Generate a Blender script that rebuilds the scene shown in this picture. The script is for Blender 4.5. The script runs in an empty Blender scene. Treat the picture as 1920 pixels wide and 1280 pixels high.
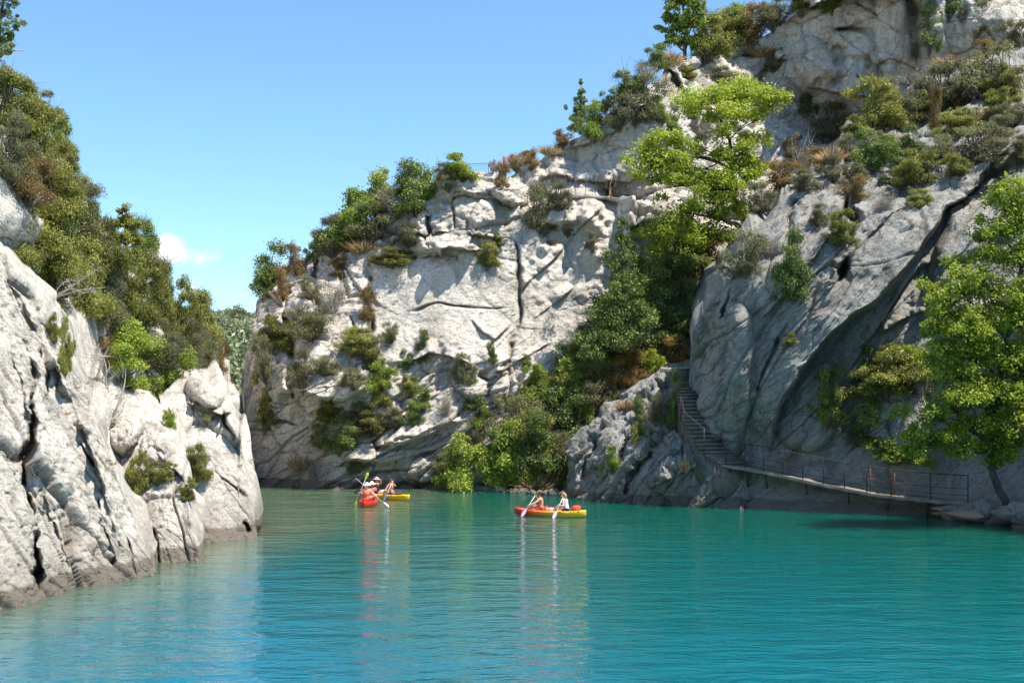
import bpy, math, random
import numpy as np
from mathutils import Vector, Matrix
from mathutils.bvhtree import BVHTree

# ---------------------------------------------------------------- camera, sky, sun
S = bpy.context.scene
COL = S.collection
F = 2133.0; CX = 960.0; HY = 745.0; CAMZ = 5.3          # focal length in photo pixels, horizon row, eye height
cam_d = bpy.data.cameras.new('camera'); cam = bpy.data.objects.new('camera', cam_d); COL.objects.link(cam)
cam.location = (0, 0, CAMZ); cam.rotation_euler = (math.radians(90), 0, 0)
cam_d.sensor_width = 36; cam_d.lens = 36 * F / 1920; cam_d.shift_y = (HY - 640) / 1920
cam_d.clip_start = 0.1; cam_d.clip_end = 20000
S.camera = cam
SUN_EL, SUN_AZ = 64.0, 112.0      # azimuth clockwise from +Y (view direction)
w = bpy.data.worlds.new('World'); S.world = w; w.use_nodes = True
nt = w.node_tree; bg = nt.nodes['Background']
sky = nt.nodes.new('ShaderNodeTexSky'); sky.sky_type = 'NISHITA'; sky.sun_disc = False
sky.sun_elevation = math.radians(SUN_EL); sky.sun_rotation = math.radians(SUN_AZ)
sky.air_density = 1.0; sky.dust_density = 0.25; sky.ozone_density = 3.5; sky.altitude = 400
# two small clouds low in the sky, as part of the sky itself (by direction)
def _nd(typ, **kw):
    n = nt.nodes.new(typ)
    for k, v in kw.items():
        if k.startswith('i'): n.inputs[int(k[1:])].default_value = v
        else: setattr(n, k, v)
    return n
tcw = _nd('ShaderNodeTexCoord'); sxw = _nd('ShaderNodeSeparateXYZ'); nt.links.new(tcw.outputs['Generated'], sxw.inputs[0])
def _m(op, a, b_=None, c_=None):
    n = _nd('ShaderNodeMath', operation=op)
    for i, v in enumerate((a, b_, c_)):
        if v is None: continue
        if isinstance(v, bpy.types.NodeSocket): nt.links.new(v, n.inputs[i])
        else: n.inputs[i].default_value = v
    return n.outputs[0]
ysafe = _m('MAXIMUM', sxw.outputs[1], .05); gx = _m('DIVIDE', sxw.outputs[0], ysafe); gz = _m('DIVIDE', sxw.outputs[2], ysafe)
nzw = _nd('ShaderNodeTexNoise', i2=34.0, i3=7.0, i4=.58); nt.links.new(tcw.outputs['Generated'], nzw.inputs['Vector'])
cl = None
for cx_, cz_, rx_, rz_, am_ in ((-.3015, .1275, .036, .0125, 1.), (-.283, .0945, .0095, .0060, .55), (-.315, .131, .018, .010, .8)):
    u = _m('DIVIDE', _m('SUBTRACT', gx, cx_), rx_); v_ = _m('DIVIDE', _m('SUBTRACT', gz, cz_), rz_)
    v_ = _m('ADD', v_, _m('MULTIPLY', u, .28))
    vv = _m('MULTIPLY', v_, _m('ADD', 1.0, _m('MULTIPLY', _m('LESS_THAN', v_, 0.), .5)))
    dd = _m('SQRT', _m('ADD', _m('MULTIPLY', u, u), _m('MULTIPLY', vv, vv)))
    e_ = _m('SUBTRACT', _m('ADD', 1.0, _m('MULTIPLY', _m('SUBTRACT', nzw.outputs[0], .5), 2.6)), dd)
    e_ = _nd2 = _m('MULTIPLY', _m('MINIMUM', _m('MAXIMUM', _m('MULTIPLY', e_, 1.9), 0.), 1.), am_)
    cl = e_ if cl is None else _m('MAXIMUM', cl, e_)
mxw = nt.nodes.new('ShaderNodeMix'); mxw.data_type = 'RGBA'; nt.links.new(cl, mxw.inputs[0])
tint = nt.nodes.new('ShaderNodeMix'); tint.data_type = 'RGBA'; tint.blend_type = 'MULTIPLY'; tint.inputs[0].default_value = 1.; tint.inputs[7].default_value = (.80, .97, 1.04, 1)
nt.links.new(sky.outputs[0], tint.inputs[6]); nt.links.new(tint.outputs[2], mxw.inputs[6]); mxw.inputs[7].default_value = (4.6, 4.55, 4.6, 1)
nt.links.new(mxw.outputs[2], bg.inputs[0]); bg.inputs[1].default_value = 0.13
el, az = math.radians(SUN_EL), math.radians(SUN_AZ)
SUNV = Vector((math.sin(az) * math.cos(el), math.cos(az) * math.cos(el), math.sin(el)))
sd = bpy.data.lights.new('sun', 'SUN'); sd.energy = 5.0; sd.angle = math.radians(0.53); sd.color = (1.0, 0.94, 0.84)
so = bpy.data.objects.new('sun', sd); COL.objects.link(so)
so.rotation_euler = SUNV.to_track_quat('Z', 'Y').to_euler()
S.view_settings.view_transform = 'Standard'; S.view_settings.look = 'None'
S.view_settings.gamma = 1; S.view_settings.exposure = 0.86; S.view_settings.use_curve_mapping = False

# ---------------------------------------------------------------- helpers
def tag(o, label=None, cat=None, group=None, kind=None):
    if label: o['label'] = label
    if cat: o['category'] = cat
    if group: o['group'] = group
    if kind: o['kind'] = kind
    return o

def P(px, py, Y):
    """a pixel of the photo and a distance -> world point"""
    return Vector(((px - CX) / F * Y, Y, CAMZ + (HY - py) / F * Y))

def mesh_np(name, V, Fc, mat=None, parent=None, smooth=False, attrs=None, link=True):
    """V (n,3); Fc: (m,k) array or list of index lists"""
    me = bpy.data.meshes.new(name)
    V = np.asarray(V, dtype=np.float32)
    me.vertices.add(len(V)); me.vertices.foreach_set('co', V.ravel())
    if isinstance(Fc, np.ndarray):
        m, k = Fc.shape
        idx = Fc.astype(np.int32).ravel(); starts = np.arange(m, dtype=np.int32) * k
        tot = np.full(m, k, dtype=np.int32)
    else:
        m = len(Fc); tot = np.array([len(f) for f in Fc], dtype=np.int32)
        idx = np.array([i for f in Fc for i in f], dtype=np.int32)
        starts = np.concatenate([[0], np.cumsum(tot)[:-1]]).astype(np.int32)
    me.loops.add(len(idx)); me.loops.foreach_set('vertex_index', idx)
    me.polygons.add(m); me.polygons.foreach_set('loop_start', starts); me.polygons.foreach_set('loop_total', tot)
    if smooth: me.polygons.foreach_set('use_smooth', np.ones(m, dtype=bool))
    me.update(calc_edges=True); me.validate()
    if attrs:
        for an, (dom, arr) in attrs.items():
            a = me.attributes.new(an, 'FLOAT', dom); a.data.foreach_set('value', np.asarray(arr, dtype=np.float32))
    if mat: me.materials.append(mat)
    if not link: return me
    o = bpy.data.objects.new(name, me); COL.objects.link(o)
    if parent: o.parent = parent
    return o

class MB:
    """collects tubes and boxes into one mesh"""
    def __init__(s): s.v = []; s.f = []; s.n = 0
    def add(s, V, Fs):
        s.v.append(np.asarray(V, dtype=float)); s.f += [[i + s.n for i in f] for f in Fs]; s.n += len(V)
    def tube(s, pts, radii, k=6, cap=True, flat=1.0):
        pts = [np.array(p, dtype=float) for p in pts]; n = len(pts)
        if not hasattr(radii, '__len__'): radii = [radii] * n
        V = []; ref = None
        for i in range(n):
            d = pts[min(i + 1, n - 1)] - pts[max(i - 1, 0)]; d = d / (np.linalg.norm(d) + 1e-9)
            if ref is None: ref = np.array([0, 0, 1.]) if abs(d[2]) < .8 else np.array([1., 0, 0])
            a = np.cross(d, ref); a /= np.linalg.norm(a) + 1e-9; b = np.cross(a, d); ref = b
            for j in range(k):
                t = 2 * math.pi * j / k
                V.append(pts[i] + radii[i] * (math.cos(t) * a + flat * math.sin(t) * b))
        Fs = [[i * k + j, i * k + (j + 1) % k, (i + 1) * k + (j + 1) % k, (i + 1) * k + j] for i in range(n - 1) for j in range(k)]
        if cap: Fs += [list(range(k))[::-1], [(n - 1) * k + j for j in range(k)]]
        s.add(V, Fs)
    def box(s, c, size, R=None):
        c = np.array(c, dtype=float); h = np.array(size, dtype=float) / 2
        V = np.array([[x, y, z] for x in (-1, 1) for y in (-1, 1) for z in (-1, 1)]) * h
        if R is not None: V = V @ np.array(R).T
        s.add(V + c, [[0, 1, 3, 2], [4, 6, 7, 5], [0, 4, 5, 1], [2, 3, 7, 6], [0, 2, 6, 4], [1, 5, 7, 3]])
    def ellip(s, c, r, n=10, m=7, R=None):
        V = []
        for i in range(m + 1):
            ph = math.pi * i / m
            for j in range(n):
                t = 2 * math.pi * j / n
                V.append([r[0] * math.sin(ph) * math.cos(t), r[1] * math.sin(ph) * math.sin(t), r[2] * math.cos(ph)])
        V = np.array(V)
        if R is not None: V = V @ np.array(R).T
        s.add(V + np.array(c, dtype=float), [[i * n + j, (i + 1) * n + j, (i + 1) * n + (j + 1) % n, i * n + (j + 1) % n] for i in range(m) for j in range(n)])
    def build(s, name, mat, parent=None, smooth=False):
        return mesh_np(name, np.concatenate(s.v), s.f, mat, parent, smooth)

def empty(name, loc=(0, 0, 0)):
    o = bpy.data.objects.new(name, None); COL.objects.link(o); o.location = loc; o.empty_display_size = .3
    return o

# ---------------------------------------------------------------- noise (numpy)
def _h(ix, iy, iz, seed):
    x = (ix.astype(np.int64) * 374761393 + iy.astype(np.int64) * 668265263 + iz.astype(np.int64) * 2147483647 + seed * 1274126177) & 0xffffffff
    x = ((x ^ (x >> 13)) * 1274126177) & 0xffffffff
    x = ((x ^ (x >> 16)) * 2246822519) & 0xffffffff
    x = (x ^ (x >> 15)) & 0xffffffff
    return x.astype(np.float64) / 4294967296.0
def vnoise(p, seed=0):
    i = np.floor(p).astype(np.int64); f = p - i; f = f * f * f * (f * (f * 6 - 15) + 10)
    r = 0
    for dx in (0, 1):
        for dy in (0, 1):
            for dz in (0, 1):
                wgt = (f[:, 0] if dx else 1 - f[:, 0]) * (f[:, 1] if dy else 1 - f[:, 1]) * (f[:, 2] if dz else 1 - f[:, 2])
                r = r + wgt * _h(i[:, 0] + dx, i[:, 1] + dy, i[:, 2] + dz, seed)
    return r * 2 - 1
def fbm(p, oct=4, seed=0, gain=.5):
    r = 0; a = 1.
    for o in range(oct):
        r = r + a * vnoise(p * (2.03 ** o) + 17.3 * o, seed + o); a *= gain
    return r
def ridged(p, oct=4, seed=0):
    r = 0; a = 1.
    for o in range(oct):
        r = r + a * (1 - 2 * np.abs(vnoise(p * (2.1 ** o) + 9.1 * o, seed + o))); a *= .5
    return r
def cells(p, seed=0):
    """worley in 3-D: returns random height of the cell, tilt term, distance to the cell border"""
    i = np.floor(p).astype(np.int64); n = len(p)
    d1 = np.full(n, 1e9); d2 = np.full(n, 1e9); h = np.zeros(n); tl = np.zeros(n)
    for dx in (-1, 0, 1):
        for dy in (-1, 0, 1):
            for dz in (-1, 0, 1):
                c = i + np.array([dx, dy, dz])
                q = np.stack([c[:, 0] + _h(c[:, 0], c[:, 1], c[:, 2], seed), c[:, 1] + _h(c[:, 0], c[:, 1], c[:, 2], seed + 1),
                              c[:, 2] + _h(c[:, 0], c[:, 1], c[:, 2], seed + 2)], 1)
                v = p - q; d = np.sqrt((v * v).sum(1))
                hh = _h(c[:, 0], c[:, 1], c[:, 2], seed + 3)
                t = v[:, 0] * (_h(c[:, 0], c[:, 1], c[:, 2], seed + 4) - .5) + v[:, 1] * (_h(c[:, 0], c[:, 1], c[:, 2], seed + 5) - .5) + v[:, 2] * (_h(c[:, 0], c[:, 1], c[:, 2], seed + 6) - .5)
                m = d < d1
                d2 = np.where(m, d1, np.minimum(d2, d))
                d1 = np.where(m, d, d1); h = np.where(m, hh, h); tl = np.where(m, t, tl)
    return h * 2 - 1, tl * 2, d2 - d1

# ---------------------------------------------------------------- materials
def nodes(name):
    m = bpy.data.materials.new(name); m.use_nodes = True; t = m.node_tree
    b = t.nodes['Principled BSDF']
    return m, t, b
def N(t, typ, **kw):
    n = t.nodes.new(typ)
    for k, v in kw.items():
        if k.startswith('i_'):
            key = k[2:]; key = int(key) if key.isdigit() else key
            n.inputs[key].default_value = v
        else: setattr(n, k, v)
    return n
def ramp(t, src, stops, interp='LINEAR'):
    r = t.nodes.new('ShaderNodeValToRGB'); r.color_ramp.interpolation = interp
    e = r.color_ramp.elements
    while len(e) < len(stops): e.new(.5)
    for i, (p, c) in enumerate(stops):
        e[i].position = p; e[i].color = (c[0], c[1], c[2], 1) if hasattr(c, '__len__') else (c, c, c, 1)
    t.links.new(src, r.inputs[0]); return r.outputs[0]
def mixc(t, fac, a, b, mode='MIX'):
    m = t.nodes.new('ShaderNodeMix'); m.data_type = 'RGBA'; m.blend_type = mode
    for sock, v in ((m.inputs[0], fac), (m.inputs[6], a), (m.inputs[7], b)):
        if hasattr(v, 'is_linked') or isinstance(v, bpy.types.NodeSocket): t.links.new(v, sock)
        else: sock.default_value = v if not hasattr(v, '__len__') else (v[0], v[1], v[2], 1)
    return m.outputs[2]

def simple(name, col, rough=.6, var=.15, scale=8, metallic=0):
    m, t, b = nodes(name)
    tc = N(t, 'ShaderNodeTexCoord'); n = N(t, 'ShaderNodeTexNoise', i_Scale=scale, i_Detail=4.0); t.links.new(tc.outputs['Object'], n.inputs['Vector'])
    c = ramp(t, n.outputs[0], [(.3, [x * (1 - var) for x in col]), (.7, [min(1, x * (1 + var)) for x in col])])
    t.links.new(c, b.inputs['Base Color']); b.inputs['Roughness'].default_value = rough; b.inputs['Metallic'].default_value = metallic
    return m

def rock_mat(name, base=(.50, .47, .42), dark=(.22, .21, .19), warm=(.46, .31, .18), warm_amt=.5, rot=(0, 0, 0), streak=(.50, .66)):
    m, t, b = nodes(name)
    geo = N(t, 'ShaderNodeNewGeometry'); L = t.links.new
    mp = N(t, 'ShaderNodeMapping'); L(geo.outputs['Position'], mp.inputs['Vector']); mp.inputs['Rotation'].default_value = rot
    mp.inputs['Scale'].default_value = (1, 1, .28 if streak else 1)
    nb = N(t, 'ShaderNodeTexNoise', i_Scale=.35, i_Detail=6.0, i_Roughness=.62); L(geo.outputs['Position'], nb.inputs['Vector'])
    c = ramp(t, nb.outputs[0], [(.30, [x * .80 for x in base]), (.5, base), (.72, [min(.72, x * 1.14) for x in base])])
    # water streaks of grey lichen running down the faces
    ns = N(t, 'ShaderNodeTexNoise', i_Scale=1.3, i_Detail=7.0, i_Roughness=.65); L(mp.outputs[0], ns.inputs['Vector'])
    fs = ramp(t, ns.outputs[0], [(streak[0], 0.), (streak[1], .85)])
    c = mixc(t, fs, c, [x * .52 + .01 for x in base])
    # warm ochre stains
    nw = N(t, 'ShaderNodeTexNoise', i_Scale=.55, i_Detail=6.0, i_Roughness=.6); L(mp.outputs[0], nw.inputs['Vector'])
    fw = ramp(t, nw.outputs[0], [(.56, 0.), (.72, warm_amt)])
    c = mixc(t, fw, c, warm)
    # small pits and lichen spots
    n2 = N(t, 'ShaderNodeTexNoise', i_Scale=7.0, i_Detail=8.0, i_Roughness=.7); L(geo.outputs['Position'], n2.inputs['Vector'])
    f2 = ramp(t, n2.outputs[0], [(.54, 0.), (.62, .7)])
    c = mixc(t, f2, c, dark)
    # brown tint along the cracks
    at = N(t, 'ShaderNodeAttribute', attribute_name='crack')
    fc = ramp(t, at.outputs['Fac'], [(.0, 0.), (1., .75)])
    c = mixc(t, fc, c, (.16, .125, .085))
    # wet band at the waterline
    sx = N(t, 'ShaderNodeSeparateXYZ'); L(geo.outputs['Position'], sx.inputs[0])
    n3 = N(t, 'ShaderNodeTexNoise', i_Scale=1.2, i_Detail=5.0); L(geo.outputs['Position'], n3.inputs['Vector'])
    ad = N(t, 'ShaderNodeMath', operation='MULTIPLY_ADD'); L(n3.outputs[0], ad.inputs[0]); ad.inputs[1].default_value = -.35; L(sx.outputs['Z'], ad.inputs[2])
    fz = ramp(t, ad.outputs[0], [(.26, .95), (.33, .0)])
    c2 = mixc(t, fz, c, (.065, .052, .036))
    ad2 = N(t, 'ShaderNodeMath', operation='MULTIPLY_ADD'); L(n3.outputs[0], ad2.inputs[0]); ad2.inputs[1].default_value = -1.2; L(sx.outputs['Z'], ad2.inputs[2])
    fz2 = ramp(t, ad2.outputs[0], [(0., .55), (1.1, 0.)])
    c3 = mixc(t, fz2, c2, (.27, .235, .19))
    L(c3, b.inputs['Base Color']); b.inputs['Roughness'].default_value = .92
    b.inputs['Specular IOR Level'].default_value = .2
    # bump: pitted limestone
    n4 = N(t, 'ShaderNodeTexNoise', i_Scale=3.2, i_Detail=10.0, i_Roughness=.68); L(geo.outputs['Position'], n4.inputs['Vector'])
    mg = N(t, 'ShaderNodeTexVoronoi', feature='DISTANCE_TO_EDGE', i_Scale=1.1); 
    wv = mixc(t, .12, geo.outputs['Position'], n4.outputs[1]); L(wv, mg.inputs['Vector'])
    cr = ramp(t, mg.outputs[0], [(0., 0.), (.035, 1.)])
    bu1 = N(t, 'ShaderNodeBump', i_Strength=.9, i_Distance=.28); L(n4.outputs[0], bu1.inputs['Height'])
    bu2 = N(t, 'ShaderNodeBump', i_Strength=.35, i_Distance=.06); L(cr, bu2.inputs['Height']); L(bu1.outputs[0], bu2.inputs['Normal'])
    n5 = N(t, 'ShaderNodeTexNoise', i_Scale=13.0, i_Detail=6.0, i_Roughness=.7); L(geo.outputs['Position'], n5.inputs['Vector'])
    bu3 = N(t, 'ShaderNodeBump', i_Strength=.8, i_Distance=.05); L(n5.outputs[0], bu3.inputs['Height']); L(bu2.outputs[0], bu3.inputs['Normal'])
    v6 = N(t, 'ShaderNodeTexVoronoi', feature='F1', i_Scale=2.6); v6.inputs['Randomness'].default_value = 1.; L(wv, v6.inputs['Vector'])
    bu4 = N(t, 'ShaderNodeBump', i_Strength=.5, i_Distance=.10); L(v6.outputs['Color'], bu4.inputs['Height']); L(bu3.outputs[0], bu4.inputs['Normal'])
    L(bu4.outputs[0], b.inputs['Normal'])
    return m

def leaf_mat(name, col, col2, trans=.35, hue_var=.5):
    """col..col2: from leaf to leaf and from bush to bush"""
    m, t, b = nodes(name); L = t.links.new
    at = N(t, 'ShaderNodeAttribute', attribute_name='tone'); oi = N(t, 'ShaderNodeObjectInfo')
    ad = N(t, 'ShaderNodeMath', operation='MULTIPLY_ADD'); L(oi.outputs['Random'], ad.inputs[0]); ad.inputs[1].default_value = hue_var; L(at.outputs['Fac'], ad.inputs[2])
    sb = N(t, 'ShaderNodeMath', operation='SUBTRACT'); L(ad.outputs[0], sb.inputs[0]); sb.inputs[1].default_value = hue_var / 2
    c = ramp(t, sb.outputs[0], [(0., [x * .6 for x in col]), (.4, col), (1., col2)])
    L(c, b.inputs['Base Color']); b.inputs['Roughness'].default_value = .5; b.inputs['Specular IOR Level'].default_value = .35
    tr = N(t, 'ShaderNodeBsdfTranslucent'); L(mixc(t, .5, c, col2), tr.inputs[0])
    mx = N(t, 'ShaderNodeMixShader'); mx.inputs[0].default_value = trans
    L(b.outputs[0], mx.inputs[1]); L(tr.outputs[0], mx.inputs[2]); L(mx.outputs[0], t.nodes['Material Output'].inputs[0])
    return m
# ---------------------------------------------------------------- terrain meshes
def polyd(px, py, poly):
    """signed distance to a polyline (positive on its left as seen in the photo, y down) and position along it"""
    best = np.full(px.shape, 1e9); sg = np.ones(px.shape); tt = np.zeros(px.shape)
    seg = [math.hypot(poly[i + 1][0] - poly[i][0], poly[i + 1][1] - poly[i][1]) for i in range(len(poly) - 1)]
    tot = sum(seg); acc = 0
    for i in range(len(poly) - 1):
        ax, ay = poly[i]; bx, by = poly[i + 1]; dx, dy = bx - ax, by - ay; l = seg[i]
        u = ((px - ax) * dx + (py - ay) * dy) / (l * l); uc = np.clip(u, 0, 1)
        qx, qy = px - (ax + uc * dx), py - (ay + uc * dy); d = np.hypot(qx, qy)
        s = np.where(dx * (py - ay) - dy * (px - ax) < 0, 1., -1.)
        m = d < best; best = np.where(m, d, best); sg = np.where(m, s, sg); tt = np.where(m, (acc + uc * l) / tot, tt)
        acc += l
    return best * sg, tt

def interp1(pts, x):
    a = np.array(pts, dtype=float); return np.interp(x, a[:, 0], a[:, 1])

def rbf(ctrl):
    A = np.array(ctrl, dtype=float); X = A[:, :2] / 100.; y = A[:, 2]; n = len(X)
    K = np.sqrt(((X[:, None] - X[None]) ** 2).sum(-1) + .02)
    Pm = np.hstack([np.ones((n, 1)), X]); M = np.block([[K, Pm], [Pm.T, np.zeros((3, 3))]])
    s = np.linalg.solve(M, np.concatenate([y, np.zeros(3)])); wgt, c = s[:n], s[n:]
    def f(px, py):
        Q = np.stack([px, py], 1) / 100.; r = c[0] + Q @ c[1:]
        for i in range(n): r = r + wgt[i] * np.sqrt(((Q - X[i]) ** 2).sum(1) + .02)
        return r
    return f

SURF = {}
def cliff(name, xs, top, bot, ctrl, step, feats, rockfn, mat, rim=0, backs=(2, 5, 10, 20, 40), back_dz=0., right_back=None, left_back=None, warp=5.):
    """xs: (x0,x1) photo columns the mass spans; top/bot: outline curves; ctrl: (px,py,Y) distances; feats: lips, grooves, bulges"""
    x0, x1 = xs; nc = int((x1 - x0) / step) + 1; cx = np.linspace(x0, x1, nc)
    t = interp1(top, cx); bo = interp1(bot, cx)
    nr = int(max(bo - t) / step) + 1; v = np.linspace(0, 1, nr)
    PX = np.repeat(cx[:, None], nr, 1); PY = bo[:, None] + (t - bo)[:, None] * v[None]
    px, py = PX.ravel(), PY.ravel()
    Y = rbf(ctrl)(px, py); Y0 = Y.copy()
    # wobble the drawn feature lines a little so that they break like rock
    q = np.stack([px / 60, py / 60, np.zeros_like(px)], 1)
    wx = px + warp * fbm(q, 2, 51) ; wy = py + warp * fbm(q + 31.7, 2, 77)
    crack = np.zeros_like(px); brk = np.clip(.75 + 1.1 * fbm(q * 1.7 + 5.5, 3, 15), .05, 1.5); wmod = np.clip(.9 + .9 * fbm(q * 2.3 + 8.5, 2, 16), .35, 1.6)
    for ft in feats:
        k = ft[0]
        if k == 'lip':      # ('lip', poly, protrude m, fall-off px): left side of the line stands proud
            _, poly, amp, Lp = ft; s, tt = polyd(wx, wy, poly)
            e = np.clip(np.minimum(tt, 1 - tt) / .12, 0, 1)
            Y -= amp * brk * e * np.where(s > 0, np.exp(-s / Lp), 0) * np.clip(s / 2., 0, 1)
            crack = np.maximum(crack, e * np.exp(-(np.abs(s) / 2.5) ** 2) * .8)
        elif k == 'step':   # both sides move: left proud, right recessed
            _, poly, amp, Lp, rec, Lr = ft; s, tt = polyd(wx, wy, poly)
            e = np.clip(np.minimum(tt, 1 - tt) / .12, 0, 1)
            Y += e * np.where(s > 0, -amp * np.exp(-s / Lp), rec * np.exp(s / Lr)) * np.clip((np.abs(s) + .3) / 4., 0, 1)
        elif k == 'groove': # ('groove', poly, depth m, half width px)
            _, poly, amp, wd = ft; s, tt = polyd(wx, wy, poly)
            e = np.clip(np.minimum(tt, 1 - tt) / .1, 0, 1); g = e * brk * np.exp(-(s / (wd * wmod * .8)) ** 2)
            Y += amp * g; crack = np.maximum(crack, g * (1 if wd < 8 else .35))
        elif k == 'bulge':  # ('bulge', cx, cy, rx, ry, rot, amp)
            _, bx, by, rx, ry, ro, amp = ft; a = math.radians(ro)
            dx, dy = wx - bx, wy - by; u = (dx * math.cos(a) + dy * math.sin(a)) / rx; vv = (-dx * math.sin(a) + dy * math.cos(a)) / ry
            r2 = (np.abs(u) ** 2.6 + np.abs(vv) ** 2.6); Y -= amp * np.sqrt(np.clip(1 - r2, 0, 1))
    Pn = np.stack([(px - CX) / F * Y, Y, CAMZ + (HY - py) / F * Y], 1)
    G = Pn.reshape(nc, nr, 3)
    # smooth normal of the coarse face for the displacement
    def nrm(G):
        du = np.gradient(G, axis=0); dv = np.gradient(G, axis=1); n = np.cross(du, dv)
        return n / (np.linalg.norm(n, axis=2, keepdims=True) + 1e-9)
    P0 = np.stack([(px - CX) / F * Y0, Y0, CAMZ + (HY - py) / F * Y0], 1); n = nrm(P0.reshape(nc, nr, 3))
    for _ in range(3):
        n = (n + np.roll(n, 3, 0) + np.roll(n, -3, 0) + np.roll(n, 3, 1) + np.roll(n, -3, 1)) / 5
    n /= np.linalg.norm(n, axis=2, keepdims=True) + 1e-9
    d, cr = rockfn(P0, px, py)
    crack = np.clip(np.maximum(crack, cr), 0, 1)
    dd = d.reshape(nc, nr)
    if rim: hgt = (PY - t[:, None]); dd = dd * (.25 + .75 * np.clip(hgt / rim, 0, 1))
    G = G + n * dd[:, :, None]
    crack = crack.reshape(nc, nr)
    # rim columns/rows continue behind the visible face
    rows = [G]; crs = [crack]
    prev = 0
    for b in backs:
        e = G[:, -1:, :].copy(); kk = (e[:, :, 1] + b) / e[:, :, 1]; e[:, :, 0] *= kk; e[:, :, 1] += b; e[:, :, 2] += back_dz * b
        e += 1.2 * (np.stack([vnoise(e[:, 0, :] * .7 + 11 * k) for k in range(3)], 1)[:, None, :]) * min(1, b / 3.) * .4
        jit = fbm(e[:, 0, :] * .3, 3, 5)[:, None]; e[:, :, 2] += jit * min(b * .15, 1.5)
        rows.append(e); crs.append(crack[:, -1:] * 0)
    G = np.concatenate(rows, 1); crack = np.concatenate(crs, 1)
    def side(G, crack, which, vec):
        cols = []
        for b in (1, 2.5, 5, 10, 20):
            e = (G[-1:] if which == 'r' else G[:1]).copy(); kk = (e[:, :, 1:2] + b) / e[:, :, 1:2]
            e[:, :, 0:1] = e[:, :, 0:1] * kk + vec[0] * b; e[:, :, 1] += b
            jit = fbm(e[0] * .35, 4, 9); e[0, :, 1] += jit * .8; cols.append(e)
        if which == 'r': return np.concatenate([G] + cols, 0), np.concatenate([crack] + [crack[-1:] * 0] * 5, 0)
        return np.concatenate(cols[::-1] + [G], 0), np.concatenate([crack[:1] * 0] * 5 + [crack], 0)
    if right_back: G, crack = side(G, crack, 'r', right_back)
    if left_back: G, crack = side(G, crack, 'l', left_back)
    a, b = G.shape[:2]; V = G.reshape(-1, 3)
    ii = np.arange(a * b).reshape(a, b)
    Fq = np.stack([ii[:-1, :-1], ii[1:, :-1], ii[1:, 1:], ii[:-1, 1:]], -1).reshape(-1, 4)
    o = mesh_np(name, V, Fq, mat, smooth=False, attrs={'crack': ('POINT', crack.ravel())})
    tag(o, kind='structure')
    SURF[name] = BVHTree.FromPolygons([tuple(x) for x in V[:]], [tuple(int(k) for k in q) for q in Fq], all_triangles=False)
    return o

def rot_to(axis_deg_xz, yaw=0):
    a = math.radians(axis_deg_xz)
    return np.array([[math.cos(a), 0, math.sin(a)], [0, 1, 0], [-math.sin(a), 0, math.cos(a)]])

def fracture(Pn, scales, R=None, seed=0, warp=.12):
    """sum of faceted block layers: scales = [(size xyz, height amp, tilt amp, crack depth, crack width)]"""
    Q0 = Pn if R is None else Pn @ R.T
    d = 0; cr = np.zeros(len(Pn))
    for i, (sz, amp, tilt, cd, cw) in enumerate(scales):
        q = Q0 / np.array(sz); q = q + warp * np.stack([fbm(q * 1.3 + 3, 3, seed + 1), fbm(q * 1.3 + 9, 3, seed + 2), fbm(q * 1.3 + 15, 3, seed + 3)], 1) * .5
        h, tl, e = cells(q, seed + 10 * i)
        g = np.exp(-(e / cw) ** 2)
        d = d + amp * h + tilt * tl - cd * g
        cr = np.maximum(cr, g * (.9 if cd > .12 else .5))
    return d, cr

def rock_central(Pn, px, py):
    # blocky ledges near the top, a smooth slab in the middle, diagonal layers low down, weathered left
    slab = np.exp(-(((px - 845) / 155) ** 6 + ((py - 575) / 108) ** 6))
    slab = np.maximum(slab, .95 * np.exp(-(((px - 1045 + (py - 500) * .30) / 95) ** 6 + ((py - 515) / 165) ** 6)))
    up = 1 / (1 + np.exp((py - 250) / 30.)) / (1 + np.exp(-(px - 1280) / 40.)); slab = np.maximum(slab, .3 * up); slab = np.maximum(slab, .55 * np.exp(-(((px - 1140) / 110) ** 4 + ((py - 285) / 50) ** 4)))
    lowd = 1 / (1 + np.exp(-(py - 665) / 25.)); shd = np.exp(-(((px - 560) / 110) ** 4 + ((py - 820) / 95) ** 4))
    a1, c1 = fracture(Pn, [((3.6, 3.2, 2.4), .36, .42, .26, .03), ((1.2, 1.1, .7), .11, .20, .09, .035), ((.42, .4, .26), .035, .08, .03, .05)], seed=11)
    R = rot_to(32)
    a2, c2 = fracture(Pn, [((5.4, 2.2, 1.4), .45, .42, .26, .035), ((1.8, .9, .45), .12, .20, .09, .04), ((.5, .4, .2), .035, .08, .03, .05)], R=R, seed=31)
    f = fbm(Pn * 1.6, 5, 3) * .055 + ridged(Pn * np.array([1.8, 1.8, 1.]), 4, 8) * .03
    d = (a1 * (1 - lowd) + a2 * lowd) * (1 - .90 * slab) * (1 - .5 * shd) + f * (1 - .55 * slab) + fbm(Pn * .2, 2, 77) * .5 * (1 - .6 * slab)
    return d, np.where(lowd > .5, c2, c1) * (1 - .9 * slab) * .7
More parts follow.
